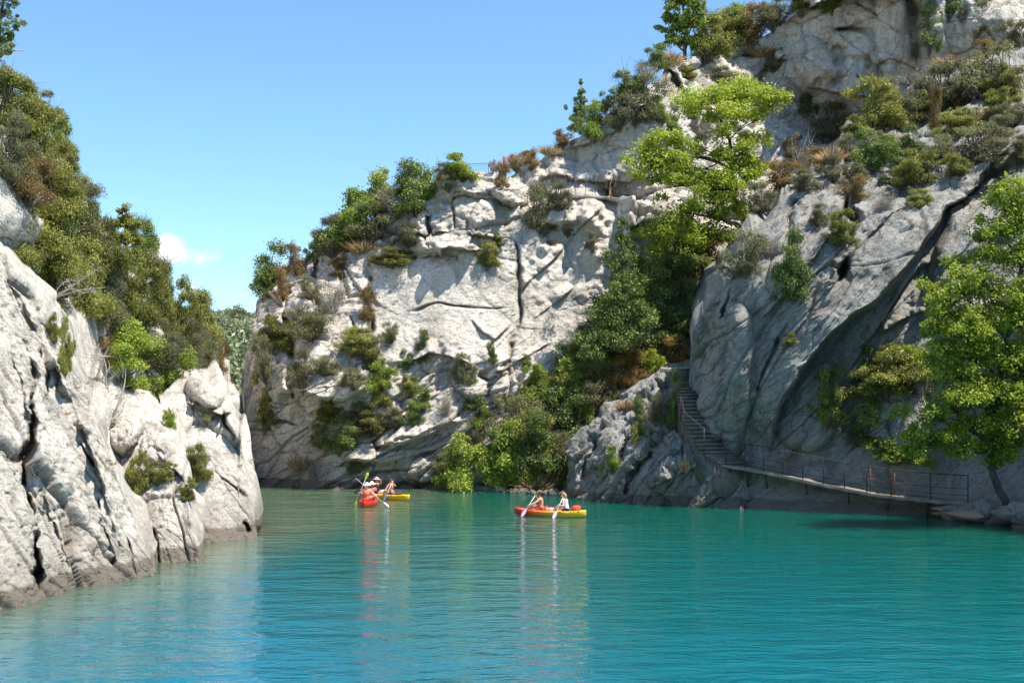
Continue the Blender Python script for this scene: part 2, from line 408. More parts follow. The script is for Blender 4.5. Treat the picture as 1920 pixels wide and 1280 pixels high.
def rock_right(Pn, px, py):
    # long smooth slabs rising to the right
    R = rot_to(48)
    a, c = fracture(Pn, [((10, 3.5, 2.6), .40, .38, .24, .03), ((3.4, 1.2, .7), .10, .16, .08, .04), ((.9, .5, .3), .045, .11, .03, .05)], R=R, seed=91)
    q = Pn @ R.T
    s = ridged(q * np.array([.07, .35, .45]), 3, 4) * .20 + fbm(q * np.array([.25, .8, 1.8]), 5, 14) * .07
    lo = 1 / (1 + np.exp(-(py - 860) / 20.))
    g = 1 / (1 + np.exp(-((py - 300) - .0 * px) / 60.))
    return a * (1 - .4 * g) * (1 - .92 * lo) + s * (1 - .9 * lo) + fbm(Pn * 1.6, 5, 6) * .06 + fbm(q * np.array([.5, 2.5, 4.5]), 4, 24) * .05, c * .6
def rock_left(Pn, px, py):
    # steep ribs, leaning to the left, with pitted crests
    R = rot_to(-62)
    a, c = fracture(Pn, [((13.0, 2.4, 2.1), .22, .24, .26, .018), ((3.0, .9, .5), .05, .11, .07, .03), ((.8, .4, .22), .02, .06, .02, .05)], R=R, seed=61)
    q = Pn @ R.T
    s = ridged(q * np.array([.08, .5, .8]), 3, 44) * .05
    f = fbm(Pn * 2.2, 5, 21) * .045 + np.clip(fbm(Pn * 4.5, 3, 29) - .25, 0, 1) * -.11
    return a * .75 + s + f, c * .9
def rock_buttress(Pn, px, py):
    R = rot_to(55)
    a, c = fracture(Pn, [((3.8, 1.4, 1.1), .25, .32, .18, .03), ((1.3, .6, .4), .07, .14, .06, .04), ((.4, .3, .2), .02, .06, .02, .06)], R=R, seed=131)
    return a + fbm(Pn * 1.1, 5, 36) * .1 + ridged((Pn @ R.T) * np.array([.3, 1, 1.6]), 3, 18) * .08, c * .7

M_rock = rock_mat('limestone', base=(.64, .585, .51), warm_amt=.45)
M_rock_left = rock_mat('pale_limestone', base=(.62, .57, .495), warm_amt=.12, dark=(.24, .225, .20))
M_rock_right = rock_mat('shade_dark_limestone', base=(.35, .342, .31), warm_amt=.3, streak=(.46, .64), dark=(.10, .095, .08))  # limestone copy with the wall's shade put into its base; stronger dark streaks

wl = lambda py: F * CAMZ / (py - HY)      # distance of a waterline pixel
def botx(pts, extra=16): return [(x, y + extra) for x, y in pts]

# central cliff with the upper wall
bot_c = [(440, 906), (470, 910), (700, 914), (900, 918), (1070, 925), (1300, 935), (2300, 960)]
top_c = [(449, 905), (455, 800), (462, 690), (468, 600), (474, 560), (490, 538), (520, 516), (545, 492), (590, 468), (620, 452), (680, 432), (720, 406), (760, 386), (800, 366), (822, 346), (850, 336), (880, 329), (920, 323),
         (960, 319), (1000, 313), (1020, 296), (1050, 270), (1100, 247), (1150, 217), (1200, 190), (1235, 152), (1250, 122), (1290, 112), (1350, 97), (1420, 72), (1500, 8), (1540, -45), (1700, -120), (1900, -160), (2300, -200)]
ctrl_c = [(449, 905, 71), (455, 700, 75), (470, 560, 76), (470, 910, 69.2), (560, 905, 67.6), (700, 914, 66.6), (900, 918, 65.4), (1070, 925, 62.8), (1300, 935, 61),
          (560, 800, 68.4), (480, 800, 70.2), (480, 700, 70.6), (560, 690, 67.4), (640, 715, 65.8), (640, 800, 67.4), (640, 860, 66.8), (560, 560, 73), (650, 560, 71.5), (620, 460, 76), (700, 620, 70), (760, 700, 68.6), (760, 840, 66.9), (850, 760, 67.6), (850, 640, 69.0), (850, 500, 70.8),
          (720, 480, 73), (850, 400, 72.6), (850, 340, 75), (960, 330, 75), (980, 450, 73), (940, 650, 70.0), (940, 800, 67.2), (1000, 640, 71.5), (1060, 480, 74.0), (1100, 380, 75.4), (1130, 500, 73.6), (1100, 620, 73.2), (1180, 440, 74.0), (1170, 560, 73.4),
          (1050, 760, 68.5), (1200, 700, 70), (1200, 560, 75), (1000, 330, 78.5), (1150, 360, 78.5), (1060, 290, 80.0), (1100, 310, 78.8), (1100, 256, 79.2), (1150, 228, 79), (1180, 320, 77.8), (1180, 225, 78.2), (1240, 200, 79), (1250, 330, 79), (1250, 130, 85), (1350, 420, 78), (1300, 500, 75), (1350, 250, 86), (1400, 100, 95.5),
          (1500, 200, 95), (1500, 150, 93.2), (1500, 30, 92.2), (1420, 130, 94.6), (1420, 80, 94.4), (1600, 160, 90.8), (1600, 20, 89.4), (1700, 160, 89), (1700, -20, 87.6), (1800, 120, 88), (1800, 0, 86.5), (1900, 60, 86), (2300, -100, 105), (1700, 400, 86), (2300, 500, 86), (2300, 900, 65), (1600, 900, 60)]
feats_c = [
    ('lip', [(1280, 392), (1180, 374), (1130, 376), (1080, 371), (1015, 362)][::-1], 0.0, 30),
    # path shelf: rock below the path stands proud of the wall behind it
    ('lip', [(1275, 388), (1200, 372), (1130, 372), (1060, 366), (1000, 358)], 1.7, 90),
    ('lip', [(995, 352), (1060, 326), (1110, 338), (1180, 342), (1235, 300), (1260, 250)], 1.3, 60),   # overhang above the path
    ('lip', [(820, 382), (880, 372), (930, 378), (985, 382)], 1.5, 16),
    ('bulge', 960, 362, 44, 19, 5, 1.8), ('bulge', 870, 355, 50, 14, 0, .8), ('bulge', 905, 410, 26, 34, 15, 1.0),
    ('lip', [(716, 470), (760, 448), (820, 436), (880, 440), (930, 450), (978, 446)], .7, 30),
    ('lip', [(778, 482), (840, 470), (880, 474), (905, 466)], .9, 26),
    ('bulge', 840, 455, 60, 18, -6, .6),
    ('groove', [(852, 370), (850, 435)], 1.2, 3), ('groove', [(806, 400), (803, 440)], 1.2, 4), ('groove', [(958, 400), (972, 470), (976, 540), (965, 640), (950, 760)], .9, 6),
    ('groove', [(700, 500), (698, 560), (690, 640)], 1.0, 7), ('groove', [(600, 480), (596, 560), (604, 600)], 1.5, 7), ('groove', [(640, 500), (655, 560), (670, 640)], .9, 6),
    ('groove', [(540, 520), (545, 600), (540, 700), (555, 790)], 1.5, 8), ('groove', [(745, 590), (820, 570), (900, 578), (950, 580)], .35, 3),
    ('lip', [(880, 596), (905, 625), (930, 640), (955, 606)], .3, 18),
    ('lip', [(640, 880), (720, 845), (800, 838), (850, 818), (880, 800)][::-1], 0, 10),
    ('step', [(520, 735), (600, 745), (650, 742), (680, 725)], 1.6, 40, 1.2, 50),
    ('step', [(700, 842), (760, 832), (820, 812), (870, 790)], 1.4, 22, .5, 20),
    ('step', [(640, 870), (720, 868), (790, 850), (830, 842)], .9, 20, .6, 20),
    ('lip', [(730, 690), (800, 660), (860, 675), (925, 712), (960, 690)], 1.1, 22), 
    ('groove', [(470, 790), (540, 785), (590, 800)], .6, 4), ('groove', [(500, 760), (560, 770), (590, 790)], .6, 4),
    ('bulge', 880, 720, 40, 28, 20, 1.3), ('bulge', 960, 720, 40, 22, -35, 1.0), ('bulge', 780, 880, 40, 26, 0, 1.2), ('bulge', 880, 895, 60, 20, -10, 1.0),
    # boulder with the hollow below it
    ('bulge', 1205, 394, 50, 30, 8, 2.2), ('step', [(1180, 424), (1215, 420), (1262, 412)], 1.2, 26, 2.2, 60),
    ('lip', [(970, 560), (1040, 480), (1080, 430), (1130, 388)], .45, 40), ('lip', [(1000, 600), (1060, 560), (1090, 520)], .35, 14),
    ('lip', [(930, 700), (990, 665), (1040, 640)], .9, 14),
    # the upper wall and its overhangs
    ('lip', [(1470, 40), (1510, 14), (1580, -12), (1700, -30), (1900, -30)], 4.0, 50), ('lip', [(1050, 285), (1110, 262), (1170, 232), (1235, 190)], 1.6, 22),  # lips added to throw shade on the walls, the first mostly above the frame
    ('lip', [(1510, 158), (1560, 172), (1620, 185), (1690, 165)], 4.0, 60), 
    ('lip', [(1330, 180), (1400, 160), (1470, 100)], 1.2, 40), ('groove', [(1700, -20), (1720, 80), (1700, 180)], 1.3, 14), ('groove', [(1560, 60), (1640, 55), (1700, 60)], 1.2, 5),
    ('groove', [(1800, 0), (1790, 90), (1770, 150)], 1.5, 16), ('bulge', 1745, 60, 30, 90, 5, 1.0), ('bulge', 1670, 40, 30, 80, 0, 1.0), ('bulge', 1520, 110, 34, 44, -30, .9),
    ('groove', [(1230, 120), (1290, 170), (1310, 260)], 1.2, 7), ('groove', [(1450, 90), (1420, 160), (1400, 260)], 1.2, 7),
]
cliff('cliff_central', (449, 2150), top_c, botx(bot_c), ctrl_c, 2.4, feats_c, rock_central, M_rock, left_back=(.04, 1, .0))

# right-hand slabs
bot_e = [(1290, 946), (1350, 952), (1500, 958), (1600, 964), (1815, 973), (1920, 984), (2500, 1030)]
top_e = [(1288, 950), (1289, 860), (1291, 760), (1294, 700), (1300, 650), (1312, 600), (1330, 560), (1350, 512), (1380, 470), (1420, 425), (1460, 392), (1500, 368), (1540, 325), (1580, 272), (1620, 235), (1660, 205), (1720, 165), (1780, 130), (1850, 95), (1920, 60), (2500, -250)]
ctrl_e = [(1289, 950, 57.5), (1350, 952, 54.8), (1500, 958, 53), (1600, 964, 52.0), (1815, 973, 49.9), (1920, 984, 47.3), (2500, 1030, 40),
          (1400, 915, 55.4), (1480, 935, 54.0), (1560, 945, 53.0), (1600, 948, 52.6), (1680, 952, 51.9), (1750, 957, 51.2), (1300, 650, 58.6), (1350, 760, 56.9), (1350, 860, 57.2), (1350, 530, 56.2), (1400, 700, 55.4), (1500, 700, 54.6), (1500, 860, 54.9), (1450, 500, 55.0), (1450, 600, 54.8), (1600, 500, 54.6), (1600, 600, 54.0), (1500, 410, 57.5), (1550, 380, 58.5), (1600, 270, 70), (1700, 420, 55.5), (1700, 340, 60.5), (1700, 200, 78),
          (1800, 300, 61), (1800, 240, 67), (1850, 180, 75), (1920, 80, 86), (1920, 300, 58), (1920, 230, 63), (1920, 450, 54), (1800, 500, 54.5), (1650, 700, 54.2), (1700, 860, 52.6), (1600, 860, 53.7), (1850, 700, 51.4), (1800, 880, 51.4), (1900, 880, 50), (2500, 300, 47), (2500, 700, 42), (2500, -100, 66), (2200, 100, 68)]
feats_e = [
    ('step', [(1440, 850), (1462, 760), (1500, 690), (1560, 625), (1650, 555), (1720, 480), (1775, 400), (1850, 330), (1930, 270)], 1.3, 80, 2.0, 80),
    
    ('groove', [(1585, 300), (1575, 370), (1600, 420), (1590, 480), (1560, 540)], 2.0, 10), ('groove', [(1500, 380), (1480, 430), (1485, 480)], 1.2, 8),
    ('groove', [(1480, 600), (1440, 680), (1420, 740)], .7, 4), ('groove', [(1385, 500), (1370, 560), (1355, 600)], .6, 3),
    ('lip', [(1620, 640), (1700, 600), (1760, 560), (1790, 500)], .9, 40), ('bulge', 1800, 470, 46, 100, 20, 1.5), ('bulge', 1840, 620, 80, 60, 10, 1),
    ('bulge', 1520, 760, 60, 90, 15, 1.3), ('bulge', 1690, 790, 60, 60, 20, 1.2), ('bulge', 1360, 720, 50, 160, 8, 1.4),
    ('lip', [(1540, 560), (1600, 480), (1660, 420), (1700, 380)], .7, 30), ('lip', [(1430, 600), (1500, 520), (1560, 440)], .5, 30),
    ('lip', [(1700, 340), (1780, 290), (1860, 250), (1930, 230)], 1.0, 24), ('lip', [(1640, 330), (1700, 280), (1740, 240)], 1.0, 20), ('lip', [(1780, 260), (1850, 210), (1930, 180)], .9, 20),
]
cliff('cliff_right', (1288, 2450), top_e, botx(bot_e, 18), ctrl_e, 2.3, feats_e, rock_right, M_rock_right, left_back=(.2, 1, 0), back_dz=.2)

# unseen rock spur added right of the frame to shade tree and lower wall
cliff('shade_spur', (2130, 2710), [(2130, 60), (2180, -30), (2310, -60), (2510, -40), (2710, 100)], botx([(2130, 990), (2310, 1010), (2510, 1050), (2710, 1075)], 18),
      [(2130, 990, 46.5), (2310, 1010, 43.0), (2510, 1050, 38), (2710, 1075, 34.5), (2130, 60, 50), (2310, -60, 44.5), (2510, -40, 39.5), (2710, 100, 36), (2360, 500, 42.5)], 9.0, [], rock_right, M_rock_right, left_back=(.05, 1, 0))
# buttress below the stairs
bot_f = [(1055, 930), (1075, 933), (1150, 941), (1250, 947), (1345, 951), (1400, 954)]
top_f = [(1055, 925), (1072, 850), (1078, 828), (1110, 800), (1150, 765), (1180, 735), (1212, 706), (1235, 690), (1262, 690), (1276, 712), (1282, 760), (1300, 815), (1330, 856), (1360, 870), (1400, 872)]
ctrl_f = [(1055, 930, 63), (1075, 933, 60.1), (1150, 941, 57.7), (1250, 947, 56), (1345, 951, 54.9), (1400, 954, 54.2), (1078, 830, 62.5), (1150, 765, 62.5), (1240, 692, 63.5), (1150, 850, 58.8), (1250, 800, 57.8), (1270, 715, 61.5), (1285, 770, 59.2), (1340, 862, 55.8), (1400, 872, 55.6), (1230, 860, 56.6), (1250, 900, 55.8), (1310, 850, 56.3)]
feats_f = [('groove', [(1225, 800), (1215, 850), (1180, 890), (1165, 930)], 1.3, 8), ('groove', [(1120, 815), (1100, 860), (1095, 900)], .7, 6), ('groove', [(1180, 820), (1160, 870), (1150, 900)], .6, 5),
           ('lip', [(1215, 920), (1260, 900), (1300, 880), (1315, 860)], .7, 22), ('bulge', 1262, 860, 36, 50, 20, .8), ('bulge', 1150, 830, 26, 70, 25, .6), ('bulge', 1245, 706, 18, 16, 0, .6), ('bulge', 1210, 750, 16, 50, 35, .6)]
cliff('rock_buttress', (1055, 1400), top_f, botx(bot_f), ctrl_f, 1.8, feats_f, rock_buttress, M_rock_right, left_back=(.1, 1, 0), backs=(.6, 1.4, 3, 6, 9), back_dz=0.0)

# left bank: three ribs in front of a wooded hillside
cliff('cliff_left_near', (-700, 292), [(-700, 200), (-200, 380), (0, 470), (60, 545), (120, 640), (150, 700), (175, 760), (210, 870), (240, 950), (270, 1020), (292, 1074)],
      botx([(-700, 1290), (-200, 1190), (0, 1142), (70, 1128), (130, 1108), (200, 1096), (290, 1076)], 14),
      [(-700, 1290, 21), (-200, 1190, 25.6), (0, 1142, 28.4), (130, 1108, 31.2), (290, 1076, 34.2), (-700, 200, 31), (0, 470, 36), (60, 545, 36.6), (120, 640, 37), (175, 760, 37), (240, 950, 35.6), (0, 800, 32), (100, 850, 33.2), (100, 700, 35.4), (200, 950, 34.2)], 2.0,
      [('groove', [(40, 640), (55, 700), (60, 800), (58, 900), (68, 1000), (72, 1125)], 1.1, 7), ('lip', [(10, 500), (70, 610), (120, 740), (170, 880), (225, 1050)], .5, 26), ('lip', [(0, 640), (40, 740), (70, 850), (110, 960), (150, 1090)], .45, 26), ('lip', [(40, 560), (100, 690), (150, 820), (200, 960)], .35, 16),
       ('bulge', 92, 880, 30, 70, -20, .25),
        ('groove', [(175, 930), (190, 1000), (215, 1060)], .5, 4), ('groove', [(115, 800), (150, 850), (172, 880)], .4, 3), ('groove', [(225, 1000), (240, 1040), (250, 1085)], .4, 3),
       ('groove', [(75, 620), (82, 700), (80, 760)], .6, 4), ('lip', [(110, 960), (70, 930), (60, 900)], .3, 20)],
      rock_left, M_rock_left, rim=45, right_back=(-.2, 1, 0), backs=(1, 2.5, 5, 9, 14), back_dz=.35)
cliff('cliff_left_middle', (170, 377), [(170, 780), (200, 765), (235, 770), (262, 790), (285, 790), (300, 800), (325, 830), (343, 880), (350, 930), (362, 985), (377, 1050)],
      botx([(170, 1098), (290, 1074), (375, 1055), (377, 1055)], 12),
      [(170, 1098, 35.6), (290, 1074, 36.0), (376, 1054, 36.7), (200, 765, 43), (200, 900, 40.5), (262, 790, 42), (325, 830, 41), (350, 930, 38.6), (250, 900, 39.6), (300, 980, 37.4)], 1.8,
      [('bulge', 232, 812, 34, 40, 15, 1.4), ('groove', [(215, 860), (230, 920), (250, 980), (275, 1060)], 1.2, 8), ('bulge', 300, 840, 30, 30, 30, .5), ('lip', [(300, 850), (320, 880), (340, 900)], .4, 15), ('groove', [(285, 960), (290, 1020), (296, 1068)], .4, 4)],
      rock_left, M_rock_left, rim=45, right_back=(-.2, 1, 0), backs=(1, 2.5, 5, 9), back_dz=.2)
cliff('cliff_left_far', (300, 483), [(300, 750), (330, 715), (360, 703), (395, 722), (420, 742), (440, 765), (448, 795), (450, 830), (458, 868), (467, 910), (476, 960), (483, 1002)],
      botx([(300, 1030), (375, 1018), (480, 1008), (483, 1008)], 10),
      [(300, 1030, 40.5), (380, 1018, 41.4), (480, 1007, 43.1), (330, 715, 48), (395, 725, 47.5), (440, 770, 46.5), (452, 850, 45.2), (400, 850, 44), (340, 860, 43.5), (467, 910, 44.3)], 1.8,
      [('bulge', 385, 735, 42, 28, 35, 1.3), ('lip', [(350, 760), (385, 775), (420, 785), (440, 775)], .8, 18), ('bulge', 438, 800, 13, 32, -10, .8), ('groove', [(425, 775), (424, 800), (436, 830)], .6, 3), ('groove', [(400, 880), (430, 900), (465, 925)], .2, 2.5), ('groove', [(330, 800), (332, 850), (345, 900)], .5, 4), ('groove', [(458, 975), (468, 995)], .5, 5)],
      lambda a, b, c: tuple(x * .55 for x in rock_left(a, b, c)), M_rock_left, rim=45, right_back=(-.2, 1, 0), backs=(1, 2.5, 5, 9), back_dz=.1)
cliff('hillside_left', (-900, 462), [(-900, -560), (-200, -40), (-5, 150), (10, 175), (60, 262), (130, 350), (180, 430), (240, 510), (300, 590), (350, 645), (380, 690), (405, 745), (430, 805), (448, 870), (462, 907)],
      [(-900, 1000), (0, 1000), (300, 980), (470, 912)],
      [(-900, -600, 60), (-900, 900, 34), (0, 150, 46), (0, 260, 39), (0, 420, 37.5), (60, 410, 39.5), (100, 420, 43), (130, 340, 47), (200, 520, 47), (240, 500, 50), (300, 580, 53), (300, 700, 49), (400, 680, 57), (440, 780, 57), (462, 905, 64), (150, 650, 44), (200, 780, 46.5), (0, 600, 40), (0, 950, 40), (300, 950, 48)], 3.0,
      [('step', [(0, 255), (25, 310), (50, 360), (62, 420)][::-1], .2, 40, 1.2, 40)],
      lambda a, b, c: tuple(x * .45 for x in rock_left(a, b, c)), M_rock_left, rim=45, right_back=(-.3, 1, 0), back_dz=.1)
# ---------------------------------------------------------------- water
def water_mat():
    m, t, b = nodes('turquoise_water'); L = t.links.new
    geo = N(t, 'ShaderNodeNewGeometry')
    n = N(t, 'ShaderNodeTexNoise', i_Scale=.05, i_Detail=2.0); L(geo.outputs['Position'], n.inputs['Vector'])
    sx = N(t, 'ShaderNodeSeparateXYZ'); L(geo.outputs['Position'], sx.inputs[0])
    # bluer near the camera, greener with distance and to the right
    gy = N(t, 'ShaderNodeMapRange'); L(sx.outputs['Y'], gy.inputs[0]); gy.inputs[1].default_value = 22; gy.inputs[2].default_value = 62
    gx = N(t, 'ShaderNodeMath', operation='MULTIPLY_ADD'); L(sx.outputs['X'], gx.inputs[0]); gx.inputs[1].default_value = .010; L(gy.outputs[0], gx.inputs[2])
    am = N(t, 'ShaderNodeMath', operation='MULTIPLY_ADD'); L(n.outputs[0], am.inputs[0]); am.inputs[1].default_value = .5; L(gx.outputs[0], am.inputs[2])
    c = ramp(t, am.outputs[0], [(.15, (.0, .118, .165)), (.55, (.0, .102, .105)), (1., (.0, .088, .062))])
    # left bank: mostly the rock's pale reflection painted into the colour, some shallows
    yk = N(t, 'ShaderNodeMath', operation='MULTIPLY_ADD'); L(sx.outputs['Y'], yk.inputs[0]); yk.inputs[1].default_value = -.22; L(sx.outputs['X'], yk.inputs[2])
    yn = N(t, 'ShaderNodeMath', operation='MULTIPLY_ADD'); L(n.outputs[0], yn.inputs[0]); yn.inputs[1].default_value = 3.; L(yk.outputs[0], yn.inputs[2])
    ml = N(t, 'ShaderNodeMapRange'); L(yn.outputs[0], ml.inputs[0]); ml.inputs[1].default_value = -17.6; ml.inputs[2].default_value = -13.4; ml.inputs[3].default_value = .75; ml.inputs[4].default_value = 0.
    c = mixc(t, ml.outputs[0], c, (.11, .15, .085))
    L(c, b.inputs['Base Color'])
    b.inputs['Roughness'].default_value = .03; b.inputs['IOR'].default_value = 1.62
    b.inputs['Subsurface Weight'].default_value = 1.; b.subsurface_method = 'BURLEY'; b.inputs['Subsurface Radius'].default_value = (.3, 3.5, 4.); b.inputs['Subsurface Scale'].default_value = 1.; b.inputs['Specular IOR Level'].default_value = .5
    def wave(scale, sc, detail, strength, dist, prev=None):
        mp = N(t, 'ShaderNodeMapping'); L(geo.outputs['Position'], mp.inputs['Vector']); mp.inputs['Scale'].default_value = sc
        w_ = N(t, 'ShaderNodeTexNoise', i_Scale=scale, i_Detail=detail, i_Roughness=.55); L(mp.outputs[0], w_.inputs['Vector'])
        bu = N(t, 'ShaderNodeBump', i_Strength=strength, i_Distance=dist); L(w_.outputs[0], bu.inputs['Height'])
        if prev: L(prev, bu.inputs['Normal'])
        return bu.outputs[0]
    a = wave(.45, (.5, 1.0, 1), 2, 1., .11)
    a = wave(1.5, (.42, 1.0, 1), 3, 1., .095, a)
    a = wave(5.0, (.6, 1.0, 1), 3, 1., .028, a)
    L(a, b.inputs['Normal'])
    return m
M_water = water_mat()
V = []; 
xs = np.concatenate([np.linspace(-150, -40, 12), np.linspace(-38, 60, 60), np.linspace(65, 160, 12)])
ys = np.concatenate([np.linspace(-60, 8, 12), np.linspace(10, 90, 60), np.linspace(95, 170, 12)])
V = np.array([[x, y, 0.] for x in xs for y in ys]); nx, ny = len(xs), len(ys)
ii = np.arange(nx * ny).reshape(nx, ny)
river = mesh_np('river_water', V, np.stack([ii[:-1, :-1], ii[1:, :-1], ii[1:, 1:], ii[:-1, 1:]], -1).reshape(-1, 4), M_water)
tag(river, kind='structure')
# ---------------------------------------------------------------- foliage engine
M_leaf = {
 'J': leaf_mat('juniper_green', (0.11, 0.118, 0.03), (0.37, 0.375, 0.07)),
 'B': leaf_mat('bright_leaf_green', (0.14, 0.21, 0.03), (0.44, 0.52, 0.07)),
 'L': leaf_mat('lime_leaf_green', (0.22, 0.30, 0.03), (0.50, 0.55, 0.06), trans=.45),
 'D': leaf_mat('dark_leaf_green', (0.10, 0.15, 0.035), (0.29, 0.36, 0.075), trans=.25),
 'O': leaf_mat('grey_olive_green', (0.14, 0.145, 0.065), (0.30, 0.29, 0.13)),
 'R': leaf_mat('rusty_dry_leaf', (0.19, 0.12, 0.045), (0.38, 0.27, 0.08)),
 'G': leaf_mat('straw_grass', (0.442, 0.312, 0.156), (0.743, 0.567, 0.324), trans=.2),
 'T': leaf_mat('grey_twig_leaf', (0.182, 0.163, 0.111), (0.324, 0.270, 0.149), trans=.2),
 'X': leaf_mat('dead_pink_brown', (0.312, 0.156, 0.104), (0.513, 0.284, 0.189), trans=.2),
}
M_bark = simple('grey_bark', (.13, .105, .08), .9, .35, 5)
M_bark_d = simple('dark_bark', (.06, .048, .036), .9, .35, 5)
M_twig = simple('pale_dead_wood', (.38, .34, .29), .85, .2, 6)

def crown_leaves(lobes, nclump, per, L, W, seed, sprays=0., csig=.17, up=.25):
    """lobes: [(centre, radii)] -> leaf quads filling the lobes in clumps. returns V, F, tone, clump centres"""
    rng = np.random.default_rng(seed); C = []; CD = []; lob_r = []
    vol = np.array([np.prod(r) ** (2 / 3) for _, r in lobes]); share = np.maximum(3, (nclump * vol / vol.sum())).astype(int)
    for (c, r), n in zip(lobes, share):
        d = rng.normal(size=(n, 3)); d /= np.linalg.norm(d, axis=1, keepdims=True)
        d[:, 2] = np.where(d[:, 2] < -.35, -d[:, 2] * .6, d[:, 2])
        rad = rng.uniform(.35, 1, (n, 1)) ** .6 * rng.uniform(.85, 1.12, (n, 1))
        C.append(np.array(c) + d * np.array(r) * rad); CD.append(d); lob_r.append(np.full(n, float(np.mean(r))))
    C = np.concatenate(C); CD = np.concatenate(CD); lr = np.concatenate(lob_r)
    m = len(C); cs = csig * rng.uniform(.6, 1.5, (m, 1)) * (lr[:, None] ** .5)
    off = rng.normal(size=(m, per, 3)); off /= (1 + .35 * np.linalg.norm(off, axis=2, keepdims=True))
    pos = C[:, None] + off * cs[:, None] * np.array([1, 1, .8]) * 1.5
    ctone = rng.uniform(.15, .85, (m, 1)); tone = np.clip(ctone + rng.normal(0, .16, (m, per)), 0, 1)
    nr = CD[:, None] * .5 + off * .5 + rng.normal(size=(m, per, 3)) * .75 + np.array([0, 0, up])
    nr /= np.linalg.norm(nr, axis=2, keepdims=True)
    ax = rng.normal(size=(m, per, 3)) + sprays * (CD[:, None] * .8 + np.array([0, 0, 1.]))
    ax -= nr * (ax * nr).sum(2, keepdims=True); ax /= np.linalg.norm(ax, axis=2, keepdims=True)
    bx = np.cross(nr, ax); sz = rng.uniform(.6, 1.3, (m, per, 1))
    A = ax * L * sz; B = bx * W * sz
    q = np.stack([pos - A, pos + B - .15 * A, pos + A, pos - B - .15 * A], 2).reshape(-1, 3)
    n = m * per
    return q, np.arange(n * 4).reshape(n, 4), tone.ravel(), C

def stems(mb, root, targets, rng, r0, k=5, sag=.15, seg=4, rtip=.25):
    root = np.array(root, dtype=float)
    for tgt in targets:
        tgt = np.array(tgt, dtype=float); d = tgt - root; L = np.linalg.norm(d)
        sg_ = sag * rng.uniform(-.2, 1); w1 = rng.normal(size=3) * L * .06; w2 = rng.normal(size=3) * L * .03
        pts = [root + d * t + np.array([0, 0, 1]) * math.sin(t * math.pi) * L * sg_ + w1 * math.sin(t * math.pi) + w2 * math.sin(t * 2 * math.pi) for t in np.linspace(0, 1, seg + 1)]
        mb.tube(pts, [r0 * (1 - (1 - rtip) * t) for t in np.linspace(0, 1, seg + 1)], k, cap=False)

PROTO = {}
def bush_meshes(kind, var, near=False):
    key = (kind, var, near)
    if key in PROTO: return PROTO[key]
    seed = hash_s(kind) * 10 + var + (500 if near else 0); rng = np.random.default_rng(seed)
    n = rng.integers(11, 17); lobes = []
    for i in range(n):
        a = rng.uniform(0, 2 * math.pi); rr = rng.uniform(.1, .82); z = rng.uniform(.15, 1.65) * (1 - .45 * rr ** 2); q = rng.uniform(.20, .36)
        lobes.append(((math.cos(a) * rr, math.sin(a) * rr, z), (q, q, q * rng.uniform(.75, 1.25))))
    lobes.append(((0, 0, .75), (.45, .45, .5))); lobes.append(((.2, 0, .3), (.5, .5, .32))); lobes.append(((-.3, .2, .3), (.45, .45, .28)))
    f = 2.6 if near else 1.0
    par = dict(J=(210, 62, .052, .016, 1.6), B=(200, 52, .036, .024, 0), L=(200, 52, .036, .026, 0), D=(210, 54, .036, .021, .4), O=(190, 50, .040, .014, .8),
               R=(170, 44, .038, .018, .4), G=(60, 40, .16, .010, 2.5), T=(110, 24, .034, .014, .6), X=(70, 40, .045, .02, .8))[kind]
    if kind in 'G':
        # grass: blades fanning from the base
        m = 420; a = rng.uniform(0, 6.28, m); lean = rng.uniform(0, 1.25, m); b0 = np.stack([np.cos(a) * .6 * rng.uniform(0, 1, m), np.sin(a) * .6 * rng.uniform(0, 1, m), np.zeros(m)], 1)
        ln = rng.uniform(.4, 1.5, m); tip = b0 + np.stack([np.cos(a) * lean * ln * .7, np.sin(a) * lean * ln * .7, ln * (1 - .45 * lean).clip(.2)], 1)
        sd_ = np.stack([-np.sin(a), np.cos(a), np.zeros(m)], 1) * .022; md = (b0 + tip) / 2 + np.array([0, 0, .12])
        V = np.stack([b0 - sd_, b0 + sd_, md + sd_ * .8, tip, md - sd_ * .8], 1).reshape(-1, 3)
        Fq = np.arange(m * 5).reshape(m, 5); tone = rng.uniform(0, 1, m); C = tip
    else:
        V, Fq, tone, C = crown_leaves(lobes, int(par[0] * (1.7 if near else 1)), int(par[1] * (1.6 if near else 1.15)), par[2] / (1.45 if near else 1), par[3] / (1.35 if near else 1), seed, sprays=par[4], csig=.17 if kind != 'T' else .22)
        V[:, 2] = np.maximum(V[:, 2], -.25)
    me = mesh_np('foliage', V, Fq, M_leaf[kind], attrs={'tone': ('FACE', tone)}, link=False)
    sm = None
    if kind != 'G':
        mb = MB(); idx = rng.choice(len(C), min(len(C), 60 if kind in 'TOX' else 26), replace=False)
        stems(mb, (0, 0, -.15), C[idx], rng, .028 if not kind in 'T' else .022)
        for j in idx[:24 if kind not in 'TX' else 60]:
            stems(mb, C[j], [C[j] + rng.normal(size=3) * .25 + np.array([0, 0, .12]) for _ in range(2)], rng, .009, 3, seg=2)
        sm = mesh_np('stem', np.concatenate(mb.v), mb.f, M_bark if kind not in 'TX' else M_twig, link=False)
    PROTO[key] = (me, sm); return PROTO[key]
def hash_s(s): return sum((i + 3) * ord(c) for i, c in enumerate(s))

def hit(px, py, names=None):
    o = Vector((0, 0, CAMZ)); d = Vector(((px - CX) / F, 1, (HY - py) / F)).normalized(); best = None
    for k, b in SURF.items():
        if names and k not in names: continue
        r = b.ray_cast(o, d)
        if r[0] is not None and (best is None or r[3] < best[1]): best = (r[0], r[3])
    return best[0] if best else None

